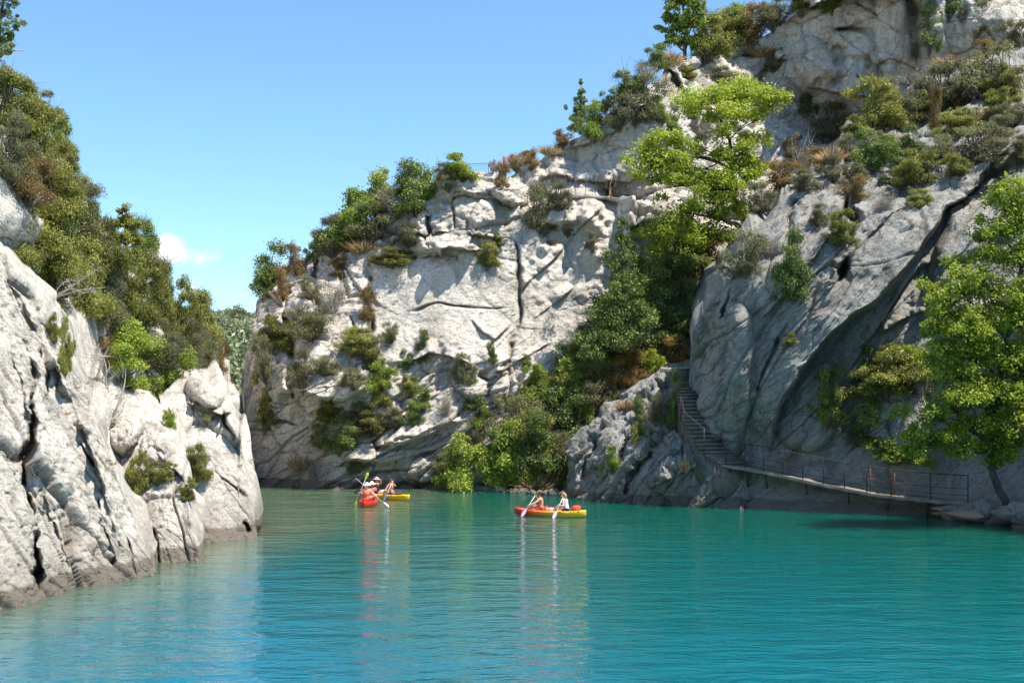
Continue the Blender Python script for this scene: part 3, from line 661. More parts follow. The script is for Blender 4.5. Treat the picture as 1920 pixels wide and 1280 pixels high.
RNG = random.Random(7); NB = [0]
def bush(px, py, wd, ht, kind, label, group=None, near=False, name=None, cat=None, Y=None, sink=.12, names=None):
    """px,py: foot of the bush on its ledge; wd, ht: its size in photo pixels"""
    h = hit(px, py, names) if Y is None else P(px, py, Y)
    k = 0
    while h is None and k < 12: k += 1; h = hit(px, py + 6 * k, names)
    if h is None: print('MISS', px, py, label); return
    if k: h = P(px, py, h.y)
    s = h.y / F; r = empty(name or {'G': 'grass_tuft'}.get(kind, 'shrub'), h - Vector((0, 0, sink * ht * s)))
    near = near and wd > 56
    var = NB[0] % 3; NB[0] += 1; me, sm = bush_meshes(kind, var, near)
    r.rotation_euler = (RNG.uniform(-.12, .12), RNG.uniform(-.12, .12), RNG.uniform(0, 6.28))
    rx = wd / 2 * s * 1.22; r.scale = (rx, rx, ht / 2 * s * (1 + sink) * 1.22)
    for m_, nm in ((me, 'foliage'), (sm, 'stem')):
        if m_ is None: continue
        c = bpy.data.objects.new(nm, m_); COL.objects.link(c); c.parent = r
    tag(r, label, cat or {'G': 'grass tuft'}.get(kind, 'bush'), group)
    return r

def blob_tree(name, label, cat, trunk, blobs, kind, leaf=(.09, .05), dens=1.0, tr=(.16, .06), seed=1, group=None, bark=None, per=46, sprays=0., csig=.2, depth=1.0, nbranch=1., jmin=0.):
    """trunk: [(px,py,Y)...] foot first; blobs: [(px,py,r_px,Y[,ry_px])] lobes of the crown"""
    rng = np.random.default_rng(seed); sub = []
    tp = [np.array(P(*p)) for p in trunk]; base = Vector(tp[0]); root = empty(name, base)
    o = np.array(base); mb = MB(); tp = [p - o for p in tp]
    # subdivide trunk
    pts = []; 
    for i in range(len(tp) - 1):
        for t in (0, .33, .66): pts.append(tp[i] * (1 - t) + tp[i + 1] * t + rng.normal(size=3) * tr[0] * .25 * (t > 0))
    pts.append(tp[-1]); n = len(pts)
    mb.tube(pts, [tr[0] * (1 - i / (n - 1)) + tr[1] * i / (n - 1) for i in range(n)], 8)
    lobes = []
    for bl in blobs:
        px, py, rp, Y = bl[:4]; s = Y / F; ry = bl[4] if len(bl) > 4 else rp
        lobes.append((np.array(P(px, py, Y)) - o, (rp * s * .92, rp * s * depth, ry * s)))
        for _ in range(2):
            dl = rng.normal(size=3) * np.array([rp, rp, ry]) * s * .75; q_ = rng.uniform(.35, .6)
            sub.append((lobes[-1][0] + dl, (rp * s * q_, rp * s * q_ * depth, max(ry * s * q_, .25))))
    nc = int(sum((l[1][0] * l[1][2]) for l in lobes) * 46 * dens)
    V, Fq, tone, C = crown_leaves(lobes + sub, nc, per, leaf[0], leaf[1], seed, sprays=sprays, csig=csig)
    P_ = np.array(pts)
    for c, r in lobes:
        dd = np.linalg.norm(P_ - (c - np.array([0, 0, np.linalg.norm(c - P_[-1]) * .3])), axis=1); j = int(np.argmin(dd)); j = max(1, j, int(jmin * n))
        L = np.linalg.norm(c - P_[j]); br = max(.02, tr[0] * (1 - j / n) * .6)
        stems(mb, P_[j], [c], rng, br, 6, seg=6, sag=.10, rtip=.35)
        cl = C[np.linalg.norm((C - c) / np.array(r), axis=1) < 1.25]
        if len(cl):
            for t in cl[rng.choice(len(cl), min(len(cl), int(16 * nbranch)), replace=False)]: stems(mb, c + (P_[j] - c) * rng.uniform(0, .3), [t], rng, br * .35, 4, seg=3)
    mesh_np('crown', V, Fq, M_leaf[kind], root, attrs={'tone': ('FACE', tone)})
    mb.build('trunk', bark or M_bark, root, smooth=True)
    tag(root, label, cat, group); return root
# ---------------------------------------------------------------- plants of the central cliff (foot px, py, width, height)
GUL = 'bushes of the gully thicket'
C1 = [
 (500, 556, 82, 92, 'D', 'dark pine like bush leaning out over the left tip of the central cliff'),
 (556, 512, 46, 56, 'R', 'rusty bush on the sloping skyline right of the dark cliff tip bush'),
 (592, 486, 40, 50, 'D', 'small dark bush between the rusty bush and the bright leafy skyline bush'),
 (628, 476, 62, 66, 'O', 'olive bush at the lower left foot of the bright leafy skyline bush'),
 (650, 462, 100, 100, 'B', 'bright green leafy bush bulging over the skyline left of the cliff top'),
 (706, 400, 78, 78, 'B', 'upper bright green bush on skyline, left of the dark round one'),
 (700, 448, 96, 60, 'O', 'dull brownish olive bush below the two bright skyline bushes'),
 (742, 396, 84, 62, 'T', 'twiggy bare grey bush rising from the skyline shrubs'),
 (780, 396, 92, 86, 'D', 'large dark evergreen bush on the skyline left of the viewpoint railing'),
 (800, 372, 44, 52, 'B', 'green edge bush touching the dark evergreen near the viewpoint'),
 (862, 338, 74, 46, 'B', 'green bush growing behind the viewpoint railing'),
 (840, 352, 44, 46, 'O', 'olive dry bush under the left end of the viewpoint railing'),
 (938, 350, 38, 42, 'R', 'brown twiggy shrub on the white rock right of the viewpoint railing'),
 (925, 320, 18, 22, 'X', 'tiny reddish shrub beside the rusty wall post'),
 (968, 318, 50, 30, 'R', 'low rusty bush on the ridge right of the rusty post'),
 (996, 314, 48, 32, 'R', 'second rusty bush on the ridge, nearer the overhang'),
 (766, 458, 62, 44, 'O', 'grey green bush on the ledge under the cracked upper blocks'),
 (738, 500, 86, 34, 'J', 'spreading olive bush hanging over the ledge on the left'),
 (912, 500, 60, 38, 'J', 'dark round cushion bush in the middle of the pale slab top'),
 (935, 462, 20, 26, 'J', 'tiny bush in the crack above the round cushion bush'),
 (1016, 430, 84, 80, 'O', 'large grey green bush hanging from the corner below the upper path'),
 (1046, 392, 50, 46, 'O', 'smaller grey green bush just under the path railing'),
 (588, 632, 92, 70, 'O', 'big grey olive bush on the left face of the central cliff'),
 (628, 578, 56, 56, 'T', 'dry twiggy bush on the white ribs left of the slab'),
 (690, 600, 36, 60, 'R', 'brown dry strip of shrub left of the smooth slab'),
 (510, 656, 52, 62, 'J', 'green hanging bush high on the shaded left edge'),
 (498, 706, 46, 74, 'O', 'grey bush in the middle of the shaded left edge'),
 (494, 796, 54, 96, 'J', 'long hanging green bush low on the shaded left edge'),
 (530, 560, 36, 60, 'R', 'narrow brown shrub below the rusty skyline bush'),
 (662, 664, 74, 48, 'J', 'yellow green bush below the dry ribs of the central cliff'),
 (700, 690, 56, 58, 'O', 'grey bush right of the yellow green one, above the shaded hollow'),
 (732, 640, 38, 42, 'O', 'small grey bush on the lower left corner of the smooth slab'),
 (786, 678, 36, 56, 'D', 'dark upright bush on the smooth slab'),
 (764, 692, 26, 34, 'D', 'small dark bush left of the upright slab bush'),
 (868, 712, 46, 60, 'O', 'brownish bush directly above the round green one on the rock bulge'),
 (884, 762, 56, 50, 'D', 'round green bush on the rock bulge below the slab'),
 (568, 724, 52, 64, 'O', 'grey hanging bush left of the shaded hollow'),
 (660, 724, 50, 42, 'O', 'olive bush on the rim of the shaded hollow'),
 (716, 726, 58, 50, 'B', 'light green bush right of the shaded hollow rim'),
 (708, 760, 46, 50, 'J', 'green bush under the light green one near the hollow'),
 (792, 768, 44, 40, 'D', 'dark bush on the layered rocks in the cliff middle'),
 (776, 796, 38, 42, 'D', 'lower dark bush of the pair on layered rocks'),
 (838, 778, 34, 46, 'T', 'thin dry shrub on the layered rocks left of the round bush'),
 (680, 790, 64, 48, 'O', 'soft grey green bush below the hollow'),
 (706, 812, 70, 40, 'J', 'yellow green bush on the diagonal ledge'),
 (640, 846, 74, 56, 'D', 'dark green bush at the foot of the diagonal ledge'),
 (604, 832, 44, 46, 'O', 'olive bush left of the dark one at the diagonal ledge'),
 (656, 884, 48, 54, 'D', 'dark bush just above the water line behind the red kayak'),
 (566, 880, 36, 52, 'G', 'yellow grass tuft low on the shaded left rocks'),
 (590, 900, 30, 44, 'T', 'dry shrub by the water below the yellow grass tuft'),
 (862, 906, 92, 84, 'B', 'rounded green bush at the water right of the yellow kayak'),
 (826, 898, 40, 46, 'O', 'small olive bush left of the rounded water edge bush'),
 (884, 848, 38, 74, 'O', 'olive green shrub in the cleft above the water edge bush'),
 (926, 682, 18, 40, 'D', 'narrow dark shrub in a vertical crack right of the slab'),
 (988, 692, 24, 26, 'D', 'tiny dark shrub below the second slab'),
 (1034, 458, 20, 16, 'G', 'small straw tuft on the shaded slab under the path'),
 (1064, 444, 24, 16, 'R', 'orange tuft on the shaded slab under the path'),
 (1112, 470, 26, 34, 'O', 'small grey tuft left of the columnar tree top'),
 (1140, 366, 24, 12, 'R', 'little brown tuft at the feet of the path walker'),
 (1114, 256, 50, 62, 'B', 'green bush right beside the pointed conifer'),
 (1136, 210, 26, 34, 'D', 'tiny dark conifer top on the skyline slope'),
 (1160, 236, 56, 56, 'O', 'olive bush between the conifer and the grey skyline bush'),
 (1196, 226, 92, 84, 'O', 'wide grey green bush on the skyline right of the conifer'),
 (1176, 190, 66, 50, 'D', 'dark bush behind the wide grey skyline bush'),
 (1206, 152, 56, 40, 'T', 'bare spiky shrub on the skyline below the tall tree'),
 (1056, 274, 38, 32, 'R', 'rusty shrub left of the pointed conifer foot'),
 (1030, 288, 36, 22, 'G', 'straw tuft on the ridge left of the conifer'),
 (1232, 128, 50, 36, 'D', 'dark bush at the left foot of the tall skyline tree'),
 (1256, 118, 46, 32, 'G', 'straw grass at the foot of the tall skyline tree'),
 (1318, 108, 86, 74, 'J', 'yellow green bush right of the tall skyline tree'),
 (1362, 94, 80, 78, 'J', 'rounded green bush second along the ridge from the tall tree'),
 (1410, 78, 86, 76, 'R', 'orange brown bush along the ridge'),
 (1382, 50, 60, 60, 'B', 'green bush behind the orange brown ridge bush'),
 (1450, 50, 74, 60, 'O', 'olive bush on the upper ridge near the frame top'),
 (1500, 24, 60, 50, 'J', 'yellow green bush on the ridge at the frame top'),
 (1562, 22, 44, 40, 'D', 'dark bush hanging at the top edge of the photo'),
 (1450, 130, 44, 30, 'O', 'thin grey shrub on the upper wall'),
 (1430, 105, 50, 26, 'G', 'straw tuft on the slope under the ridge bushes'),
 (1250, 262, 40, 52, 'D', 'dark small bush left of the bright leaning tree'),
 (1232, 224, 46, 40, 'B', 'light green bush on the white rib above the dark small bush'),
 (1318, 262, 62, 44, 'T', 'brown twiggy shrub behind the bright leaning tree'),
 (1412, 200, 70, 44, 'O', 'olive bush behind the top of the bright leaning tree'),
 (1300, 208, 56, 26, 'R', 'rusty strip of shrub above the bright leaning tree'),
 (1518, 214, 46, 66, 'D', 'small dark conifer beneath the big overhang'),
 (1548, 262, 86, 66, 'O', 'rounded grey green bush under the big overhang'),
 (1592, 262, 46, 40, 'R', 'orange bush right of the rounded grey bush'),
 (1742, 90, 50, 80, 'D', 'dark green bush in the deep cleft of the upper wall'),
 (1830, 70, 60, 70, 'O', 'olive bush on the upper wall near the right corner'),
 (1778, 30, 50, 60, 'D', 'dark bush at the top of the deep cleft'),
]
C1 += [
 (1490, 300, 60, 44, 'O', 'olive shrub behind the white rib crest'),
 (1350, 160, 60, 34, 'O', 'thin olive shrub on the white rock above the bright leaning tree'),
 (1290, 150, 40, 28, 'J', 'tiny green shrub on the white rock under the ridge'),
 (1640, 210, 60, 44, 'D', 'dark shrub at the foot of the big overhang'),
 (548, 660, 50, 50, 'J', 'yellow green shrub between the two grey bushes on the left face'),
 (612, 700, 50, 40, 'O', 'olive shrub on the lip above the shaded hollow'),
 (575, 560, 44, 40, 'O', 'grey shrub under the left skyline bushes'),
 (640, 520, 50, 36, 'R', 'rusty low shrub below the bright skyline bush'),
 (680, 470, 60, 34, 'G', 'straw tuft on the slope below the bright skyline bush'),
 (770, 740, 40, 36, 'J', 'small green shrub left of the dark pair on layered rocks'),
 (742, 800, 46, 34, 'O', 'olive shrub beside the diagonal ledge'),
 (620, 790, 50, 40, 'J', 'green shrub in the shaded hollow'),
 (900, 800, 40, 44, 'B', 'light green shrub below the round rock bulge bush'),
 (950, 760, 40, 34, 'J', 'green shrub left of the thicket rim'),
]
for b in C1: bush(*b, names=('cliff_central',))
# gully
C2 = [
 (945, 870, 80, 70, 'D', 'dark bush near the left end of the thicket above the water'),
 (1045, 780, 80, 76, 'J', 'yellowish bush in the centre of the thicket'),
 (1000, 850, 80, 70, 'J', 'yellow green bush low in the middle of the thicket'),
 (1060, 870, 80, 70, 'O', 'brownish bush low in the thicket beside the buttress'),
 (1100, 800, 70, 60, 'D', 'dark bush against the left side of the buttress crest'),
 (975, 760, 50, 50, 'O', 'small olive bush at the left rim of the thicket'),
 (1225, 590, 90, 90, 'D', 'dark bush in the middle of the upper gully'),
 (1200, 520, 50, 60, 'J', 'olive bush right of the columnar tree top'),
 (1275, 610, 80, 80, 'O', 'grey bush beside the shaded right wall edge'),
 (1160, 700, 60, 50, 'J', 'yellow green bush between the rusty ones and the columnar tree'),
 (1080, 690, 60, 50, 'B', 'green bush low on the shaded slab edge'),
 (934, 908, 84, 96, 'B', 'bright bush at the left end of the thicket by the water'),
 (980, 912, 96, 112, 'B', 'second bright bush along the water in the thicket'),
 (1010, 914, 60, 40, 'G', 'straw coloured grass at the water below the thicket'),
 (1052, 916, 60, 78, 'J', 'yellow green bush at the water beside the stair buttress'),
 (1020, 880, 96, 96, 'D', 'dark bush just above the water in the thicket'),
 (960, 830, 100, 84, 'O', 'olive bush on the left side of the thicket'),
 (1010, 790, 100, 96, 'B', 'broad bright bush in the middle of the thicket'),
 (1064, 830, 96, 90, 'D', 'deep green bush beside the top of the buttress'),
 (1080, 770, 100, 90, 'B', 'lime tinted bush above the deep green one'),
 (1010, 730, 66, 60, 'B', 'leafy bush at the upper left edge of the thicket'),
 (1056, 716, 66, 60, 'D', 'dark bush at the foot of the shaded slab'),
 (1120, 760, 96, 76, 'O', 'olive bush along the top of the buttress'),
 (1130, 716, 84, 76, 'B', 'green bush above the buttress crest'),
 (1100, 690, 70, 70, 'D', 'dark bush left below the columnar tree'),
 (1172, 726, 70, 56, 'R', 'rusty orange bush left of the stair head'),
 (1140, 740, 50, 40, 'R', 'smaller rusty bush on the buttress crest'),
 (1198, 706, 56, 50, 'R', 'rusty bush close to the stair head rock'),
 (1226, 696, 44, 40, 'L', 'bright yellow green bush beside the stair head rock'),
 (1262, 678, 66, 46, 'R', 'orange bush right above the stair head'),
 (1286, 672, 30, 40, 'G', 'straw grass at the stair head'),
 (1216, 666, 46, 84, 'X', 'dead pinkish brown conifer above the stair head'),
 (1180, 690, 70, 66, 'O', 'grey bush around the dead pinkish conifer'),
 (1150, 660, 110, 90, 'D', 'wide dark bush below the columnar tree'),
 (1240, 640, 110, 90, 'D', 'dark leafy bush right of the dead pinkish conifer'),
 (1290, 640, 60, 96, 'D', 'dark bush in the corner against the shaded right wall'),
 (1200, 612, 96, 80, 'B', 'green bush right of the columnar tree foot'),
 (1262, 570, 96, 84, 'D', 'dark ivy clad mound in the upper gully'),
 (1306, 560, 66, 76, 'O', 'olive bush against the top of the shaded right wall'),
 (1240, 520, 40, 76, 'B', 'ivy curtain hanging beside the rock hollow'),
 (1290, 500, 90, 84, 'B', 'green bush in the upper gully'),
 (1330, 500, 60, 60, 'R', 'brown bush in the upper gully corner'),
]
for b in C2: bush(*b[:6], group=GUL, names=('cliff_central',))
# buttress
for b in [(1152, 884, 44, 44, 'B', 'light green bush on the face of the buttress'), (1200, 868, 42, 70, 'J', 'green hanging bush in the crack of the buttress'),
          (1262, 796, 44, 90, 'D', 'dark bush along the left side of the stairs'), (1236, 790, 50, 62, 'O', 'olive bush left of the dark stair bush'), (1200, 790, 26, 44, 'D', 'small dark bush high on the buttress'),
          (1176, 766, 34, 26, 'G', 'straw tuft on the buttress crest'), (1284, 880, 18, 40, 'G', 'brown straw tuft at the bottom of the stairs')]:
    bush(*b, names=('rock_buttress',))
# right slabs
C3 = [
 (1395, 512, 90, 74, 'O', 'grey green bush crowning the left corner of the shaded right wall'),
 (1492, 566, 70, 122, 'D', 'tall dark bush rooted in the crack of the right wall'),
 (1468, 560, 44, 70, 'J', 'olive bush at the left side of the tall dark crack bush'),
 (1574, 456, 60, 58, 'J', 'round bush on the slab right of the tall dark crack bush'),
 (1440, 480, 60, 40, 'T', 'thin dry shrub between the two white ribs'),
 (1446, 330, 96, 76, 'T', 'brown grey bush right of the bright leaning tree'),
 (1464, 352, 84, 50, 'R', 'golden brown bush behind the white ribs'),
 (1420, 400, 60, 56, 'O', 'olive bush at the trunk of the bright leaning tree'),
 (1508, 330, 60, 70, 'T', 'bare branching shrub under the rounded grey bush'),
 (1590, 300, 50, 46, 'O', 'olive bush under the orange one'),
 (1640, 242, 96, 82, 'J', 'green bush at the left end of the upper bush belt'),
 (1690, 232, 84, 80, 'O', 'grey bush in the upper bush belt next to the green one'),
 (1722, 208, 60, 80, 'T', 'bare pinkish twigs rising from the upper bush belt'),
 (1768, 210, 96, 84, 'O', 'wide grey bush in the middle of the upper bush belt'),
 (1842, 186, 120, 116, 'O', 'biggest grey olive bush of the upper belt'),
 (1890, 184, 66, 60, 'J', 'green bush at the right end of the upper belt'),
 (1780, 130, 50, 40, 'G', 'straw tuft on the orange earth of the upper ledge'),
 (1850, 110, 50, 34, 'R', 'rusty tuft on the upper ledge near the right edge'),
 (1900, 90, 60, 50, 'O', 'olive bush on the upper ledge at the right frame edge'),
 (1640, 318, 86, 70, 'D', 'dark bush on the slab ribs below the upper belt'),
 (1604, 340, 50, 40, 'O', 'small olive bush left of the dark rib bush'),
 (1600, 372, 52, 44, 'R', 'brown dark bush in the gap between ribs'),
 (1560, 300, 40, 40, 'G', 'dry tuft on the rib crest'),
 (1756, 248, 32, 90, 'R', 'narrow upright yellow brown shrub below the belt'),
 (1722, 344, 74, 60, 'J', 'yellow green bush on the second rib'),
 (1704, 300, 62, 56, 'D', 'dark bush above the yellow green rib bush'),
 (1640, 280, 60, 40, 'O', 'olive bush in the middle of the ribs'),
 (1690, 350, 66, 50, 'D', 'dark bush left of the yellow green rib bush'),
 (1822, 312, 110, 66, 'O', 'wide dark olive bush on the lit slab at right'),
 (1800, 256, 84, 50, 'J', 'green bush above the wide dark olive bush'),
 (1848, 232, 60, 34, 'R', 'orange brown strip of shrub right of the upper belt'),
 (1872, 270, 60, 50, 'O', 'grey shrub on the lit slab near the right edge'),
 (1850, 280, 30, 30, 'G', 'straw tuft on the lit slab'),
 (1552, 790, 66, 96, 'J', 'round olive bush on the low right wall above the walkway'),
 (1630, 800, 60, 70, 'D', 'dark bush hanging right of the round olive bush'),
 (1664, 740, 120, 80, 'J', 'yellowish bush left of the big shaded tree'),
 (1720, 712, 100, 60, 'B', 'bright bush top just left of the big shaded tree'),
 (1622, 716, 50, 60, 'D', 'dark narrow bush left of the yellowish bush'),
 (1610, 830, 50, 50, 'O', 'grey bush under the dark hanging bush'),
 (1668, 672, 60, 30, 'D', 'dark shrub in the recess above the yellowish bush'),
 (1690, 860, 130, 60, 'B', 'leafy shrub hanging low over the walkway'),
 (1480, 650, 24, 26, 'J', 'tiny green shrub on the shaded slab'),
 (1730, 740, 60, 50, 'T', 'dry twiggy shrub beside the bright bush top'),
]
C3 += [
 (1560, 340, 54, 44, 'O', 'olive shrub on the rib left of the brown gap bush'),
 (1668, 300, 50, 44, 'J', 'small green shrub between the two dark rib bushes'),
 (1760, 300, 60, 44, 'O', 'grey shrub on the third rib below the narrow brown one'),
 (1790, 330, 50, 36, 'J', 'yellow green shrub at the left foot of the wide dark olive bush'),
 (1900, 236, 70, 50, 'O', 'grey shrub under the right end of the upper belt'),
 (1880, 214, 60, 44, 'J', 'green shrub closing the right end of the upper belt'),
 (1912, 300, 60, 44, 'O', 'olive shrub on the lit slab at the right frame edge'),
 (1812, 196, 70, 56, 'R', 'brown shrub tucked under the biggest olive bush'),
 (1740, 226, 60, 50, 'J', 'green shrub filling the middle of the upper belt'),
 (1660, 208, 60, 56, 'O', 'grey shrub at the back of the upper belt, left part'),
 (1600, 256, 46, 36, 'J', 'small green shrub at the left tip of the upper belt'),
 (1540, 316, 60, 40, 'R', 'rusty low shrub on the crest of the first rib'),
 (1500, 356, 60, 36, 'O', 'low olive shrub at the top of the white rib'),
 (1660, 392, 44, 36, 'T', 'dry twiggy shrub under the yellow green rib bush'),
 (1720, 390, 46, 34, 'J', 'small shrub on the slab edge under the second rib'),
 (1530, 420, 40, 36, 'O', 'little grey shrub in the dark cleft of the slabs'),
]
for b in C3: bush(*b, names=('cliff_right',))
# left bank: nearer, finer foliage
LB = 'junipers covering the left hillside'
C4 = [
 (30, 250, 110, 110, 'J', 'topmost rounded juniper at the left frame edge'),
 (76, 230, 60, 60, 'J', 'small juniper on the skyline right of the topmost one'),
 (10, 330, 90, 110, 'O', 'grey twiggy juniper at the left edge under the topmost one'),
 (66, 330, 120, 120, 'J', 'broad juniper below the skyline at upper left'),
 (106, 270, 56, 60, 'D', 'dark juniper tip on the upper left skyline'),
 (118, 306, 56, 66, 'D', 'second dark juniper tip down the left skyline'),
 (48, 384, 110, 110, 'R', 'rusty brown bush behind the pale slab at left'),
 (100, 372, 84, 90, 'J', 'yellow tipped juniper right of the rusty brown bush'),
 (128, 372, 70, 90, 'J', 'juniper on the skyline next to the rusty bushes'),
 (140, 440, 110, 100, 'O', 'grey juniper in the middle of the left skyline'),
 (176, 448, 46, 70, 'J', 'slim juniper tip on the left skyline'),
 (30, 500, 100, 130, 'J', 'juniper at the left edge above the pale ribs'),
 (96, 520, 130, 140, 'J', 'large bright tipped juniper in the left foreground slope'),
 (60, 590, 120, 110, 'J', 'juniper overhanging the pale ribs at left'),
 (150, 590, 130, 130, 'J', 'wide juniper with dead grey branches at its foot'),
 (110, 480, 100, 90, 'D', 'dark juniper between the two largest bright ones'),
 (190, 520, 100, 130, 'J', 'juniper below the middle of the left skyline'),
 (200, 610, 90, 110, 'O', 'grey juniper above the broadleaf bushes'),
 (262, 520, 60, 110, 'D', 'dark juniper just right of the tall pointed one'),
 (250, 600, 90, 120, 'J', 'juniper on the slope below the tall pointed one'),
 (300, 600, 70, 100, 'J', 'juniper in front of the small white cloud'),
 (294, 540, 50, 50, 'T', 'sparse open shrub reaching against the cloud'),
 (336, 640, 72, 110, 'J', 'upright juniper on the lower left skyline'),
 (376, 660, 84, 100, 'J', 'rounded juniper near the end of the left skyline'),
 (350, 690, 90, 90, 'O', 'grey juniper above the boulder of the far rib'),
 (384, 706, 66, 76, 'O', 'olive juniper above the last boulder'),
 (410, 700, 40, 60, 'R', 'rusty bush at the tip of the left bank'),
 (300, 690, 100, 90, 'O', 'brown green juniper behind the broadleaf bushes'),
 (230, 690, 110, 100, 'B', 'green broadleaf bush beside the dead grey tree'),
 (300, 750, 110, 110, 'B', 'glossy broadleaf bush over the middle boulder'),
 (250, 762, 100, 90, 'B', 'lowest broadleaf bush above the middle boulder'),
 (336, 760, 56, 50, 'B', 'small broadleaf bush left of the far boulder'),
 (272, 800, 44, 36, 'B', 'little green bush on the right side of the middle boulder'),
 (425, 766, 30, 50, 'J', 'yellow green shrub by the last boulder'),
 (200, 680, 40, 50, 'R', 'orange tinged shrub left of the dead grey tree'),
]
for b in C4: bush(*b[:6], group=LB if 'juniper' in b[5] else None, near=True, names=('hillside_left',), Y=None)
for b in [(118, 700, 30, 90, 'J', 'narrow juniper lying along the edge of the pale rib', ('cliff_left_near', 'hillside_left')), (100, 640, 26, 50, 'J', 'small juniper above the narrow one on the rib edge', ('cliff_left_near', 'hillside_left')),
          (366, 896, 62, 60, 'J', 'juniper sprouting from the white face of the far rib', ('cliff_left_far',)), (352, 938, 30, 36, 'J', 'small juniper sprig below the sprouting one', ('cliff_left_far', 'cliff_left_middle')),
          (250, 936, 48, 84, 'J', 'straggly juniper in the cleft right of the near rib', ('cliff_left_middle',)), (284, 904, 40, 36, 'J', 'open juniper sprig on the middle rib', ('cliff_left_middle',)),
          (318, 900, 36, 30, 'J', 'tiny juniper sprig on the crest of the middle rib', ('cliff_left_middle',)), (246, 970, 30, 50, 'G', 'brown grass hanging in the cleft of the middle rib', ('cliff_left_middle',)),
          (222, 900, 26, 50, 'G', 'straw grass between the near and middle ribs', ('cliff_left_middle',)), (318, 800, 26, 40, 'B', 'slim green shrub between middle boulder and far rib', ('cliff_left_far', 'cliff_left_middle')), (388, 792, 30, 26, 'O', 'small olive shrub under the far boulder', ('cliff_left_far',))]:
    bush(*b[:6], near=True, names=b[6])

# ---------------------------------------------------------------- trees with their own shape
blob_tree('deciduous_tree', 'bright yellow green tree leaning from the gorge wall with spreading limbs', 'tree',
    [(1402, 425, 72), (1385, 392, 71.5), (1376, 345, 71), (1373, 300, 70.6), (1368, 262, 70.4), (1352, 225, 70)],
    [(1300, 190, 36, 69.5, 18), (1335, 185, 34, 70, 24), (1375, 180, 36, 71, 26), (1395, 165, 30, 71.5, 22), (1420, 185, 34, 70.6, 22), (1460, 190, 26, 70.4, 16), (1380, 215, 34, 70, 20), (1340, 218, 24, 69.6, 14), (1425, 215, 22, 71, 10),
     (1240, 262, 30, 68.6, 15), (1275, 270, 26, 69, 14), (1215, 280, 24, 68.4, 14), (1215, 310, 34, 68.6, 20), (1255, 315, 34, 69, 20), (1290, 330, 28, 69.4, 20), (1195, 330, 20, 68.2, 12), (1240, 338, 26, 68.8, 12),
     (1320, 345, 32, 70, 24), (1350, 340, 34, 69.8, 30), (1362, 370, 24, 70, 22), (1310, 285, 24, 70, 10), (1355, 290, 22, 69.8, 18), (1230, 300, 26, 68.6, 16), (1385, 310, 22, 70.4, 20), (1340, 375, 26, 70, 16), (1275, 300, 20, 69, 12), (1380, 400, 22, 71, 18), (1395, 285, 24, 70, 22), (1405, 265, 26, 70.6, 18), (1400, 330, 22, 70, 20), (1350, 255, 22, 69.6, 18), (1420, 320, 18, 70.6, 16)],
    'L', leaf=(.09, .052), dens=1.0, tr=(.26, .07), seed=5, bark=M_bark_d, csig=.30, per=52)
blob_tree('deciduous_tree', 'lower green tree under the bright leaning tree, with bare tangled branches', 'tree',
    [(1404, 440, 71), (1380, 420, 70.5), (1340, 410, 70), (1300, 400, 69.6)],
    [(1300, 395, 34, 69.4, 22), (1260, 415, 36, 69.2, 20), (1235, 440, 28, 69, 20), (1290, 435, 34, 69.6, 20), (1330, 440, 30, 70, 22), (1350, 405, 26, 70, 18), (1365, 450, 24, 70.2, 24), (1230, 470, 20, 69, 14)],
    'L', leaf=(.09, .052), dens=1.2, tr=(.2, .05), seed=8, bark=M_bark_d, csig=.3)
blob_tree('columnar_tree', 'tall narrow green tree in front of the shaded slab', 'tree',
    [(1185, 660, 68), (1178, 600, 68), (1170, 520, 68), (1168, 430, 68)],
    [(1167, 425, 10, 68, 20), (1168, 455, 15, 68, 24), (1172, 490, 20, 68, 24), (1150, 500, 14, 67.8, 12), (1168, 525, 26, 68, 24), (1180, 545, 26, 68, 20), (1150, 560, 28, 67.6, 20), (1185, 585, 34, 68, 24), (1150, 600, 32, 67.6, 26), (1215, 600, 24, 68, 20), (1120, 590, 18, 67.4, 18), (1130, 640, 34, 67, 26), (1180, 640, 40, 67.6, 26), (1110, 665, 22, 66.8, 24)],
    'D', leaf=(.075, .040), dens=1.6, tr=(.2, .05), seed=12, sprays=.6, csig=.24)
blob_tree('deciduous_tree', 'tall open blue green tree standing on the skyline at the top', 'tree',
    [(1284, 112, 89), (1286, 70, 89), (1283, 30, 89), (1280, -10, 89)],
    [(1270, 5, 26, 89, 18), (1300, 12, 26, 89, 18), (1255, 38, 22, 89, 14), (1305, 45, 22, 89, 16), (1275, 50, 22, 89, 16), (1262, 78, 22, 89, 12), (1292, 78, 18, 89, 14), (1250, 62, 14, 89, 8), (1285, -20, 26, 89, 16)],
    'B', leaf=(.11, .07), dens=.95, tr=(.16, .05), seed=15, bark=M_bark_d)
blob_tree('conifer_tree', 'dark pointed conifer on the right hand skyline', 'tree',
    [(1088, 252, 82), (1089, 210, 82), (1090, 160, 82)],
    [(1090, 158, 4, 82, 9), (1090, 172, 9, 82, 11), (1088, 188, 14, 82, 12), (1091, 205, 19, 82, 12), (1086, 222, 23, 82, 13), (1089, 240, 26, 82, 13)],
    'D', leaf=(.075, .03), dens=2.4, tr=(.14, .04), seed=18, sprays=1.2, csig=.12, per=50)
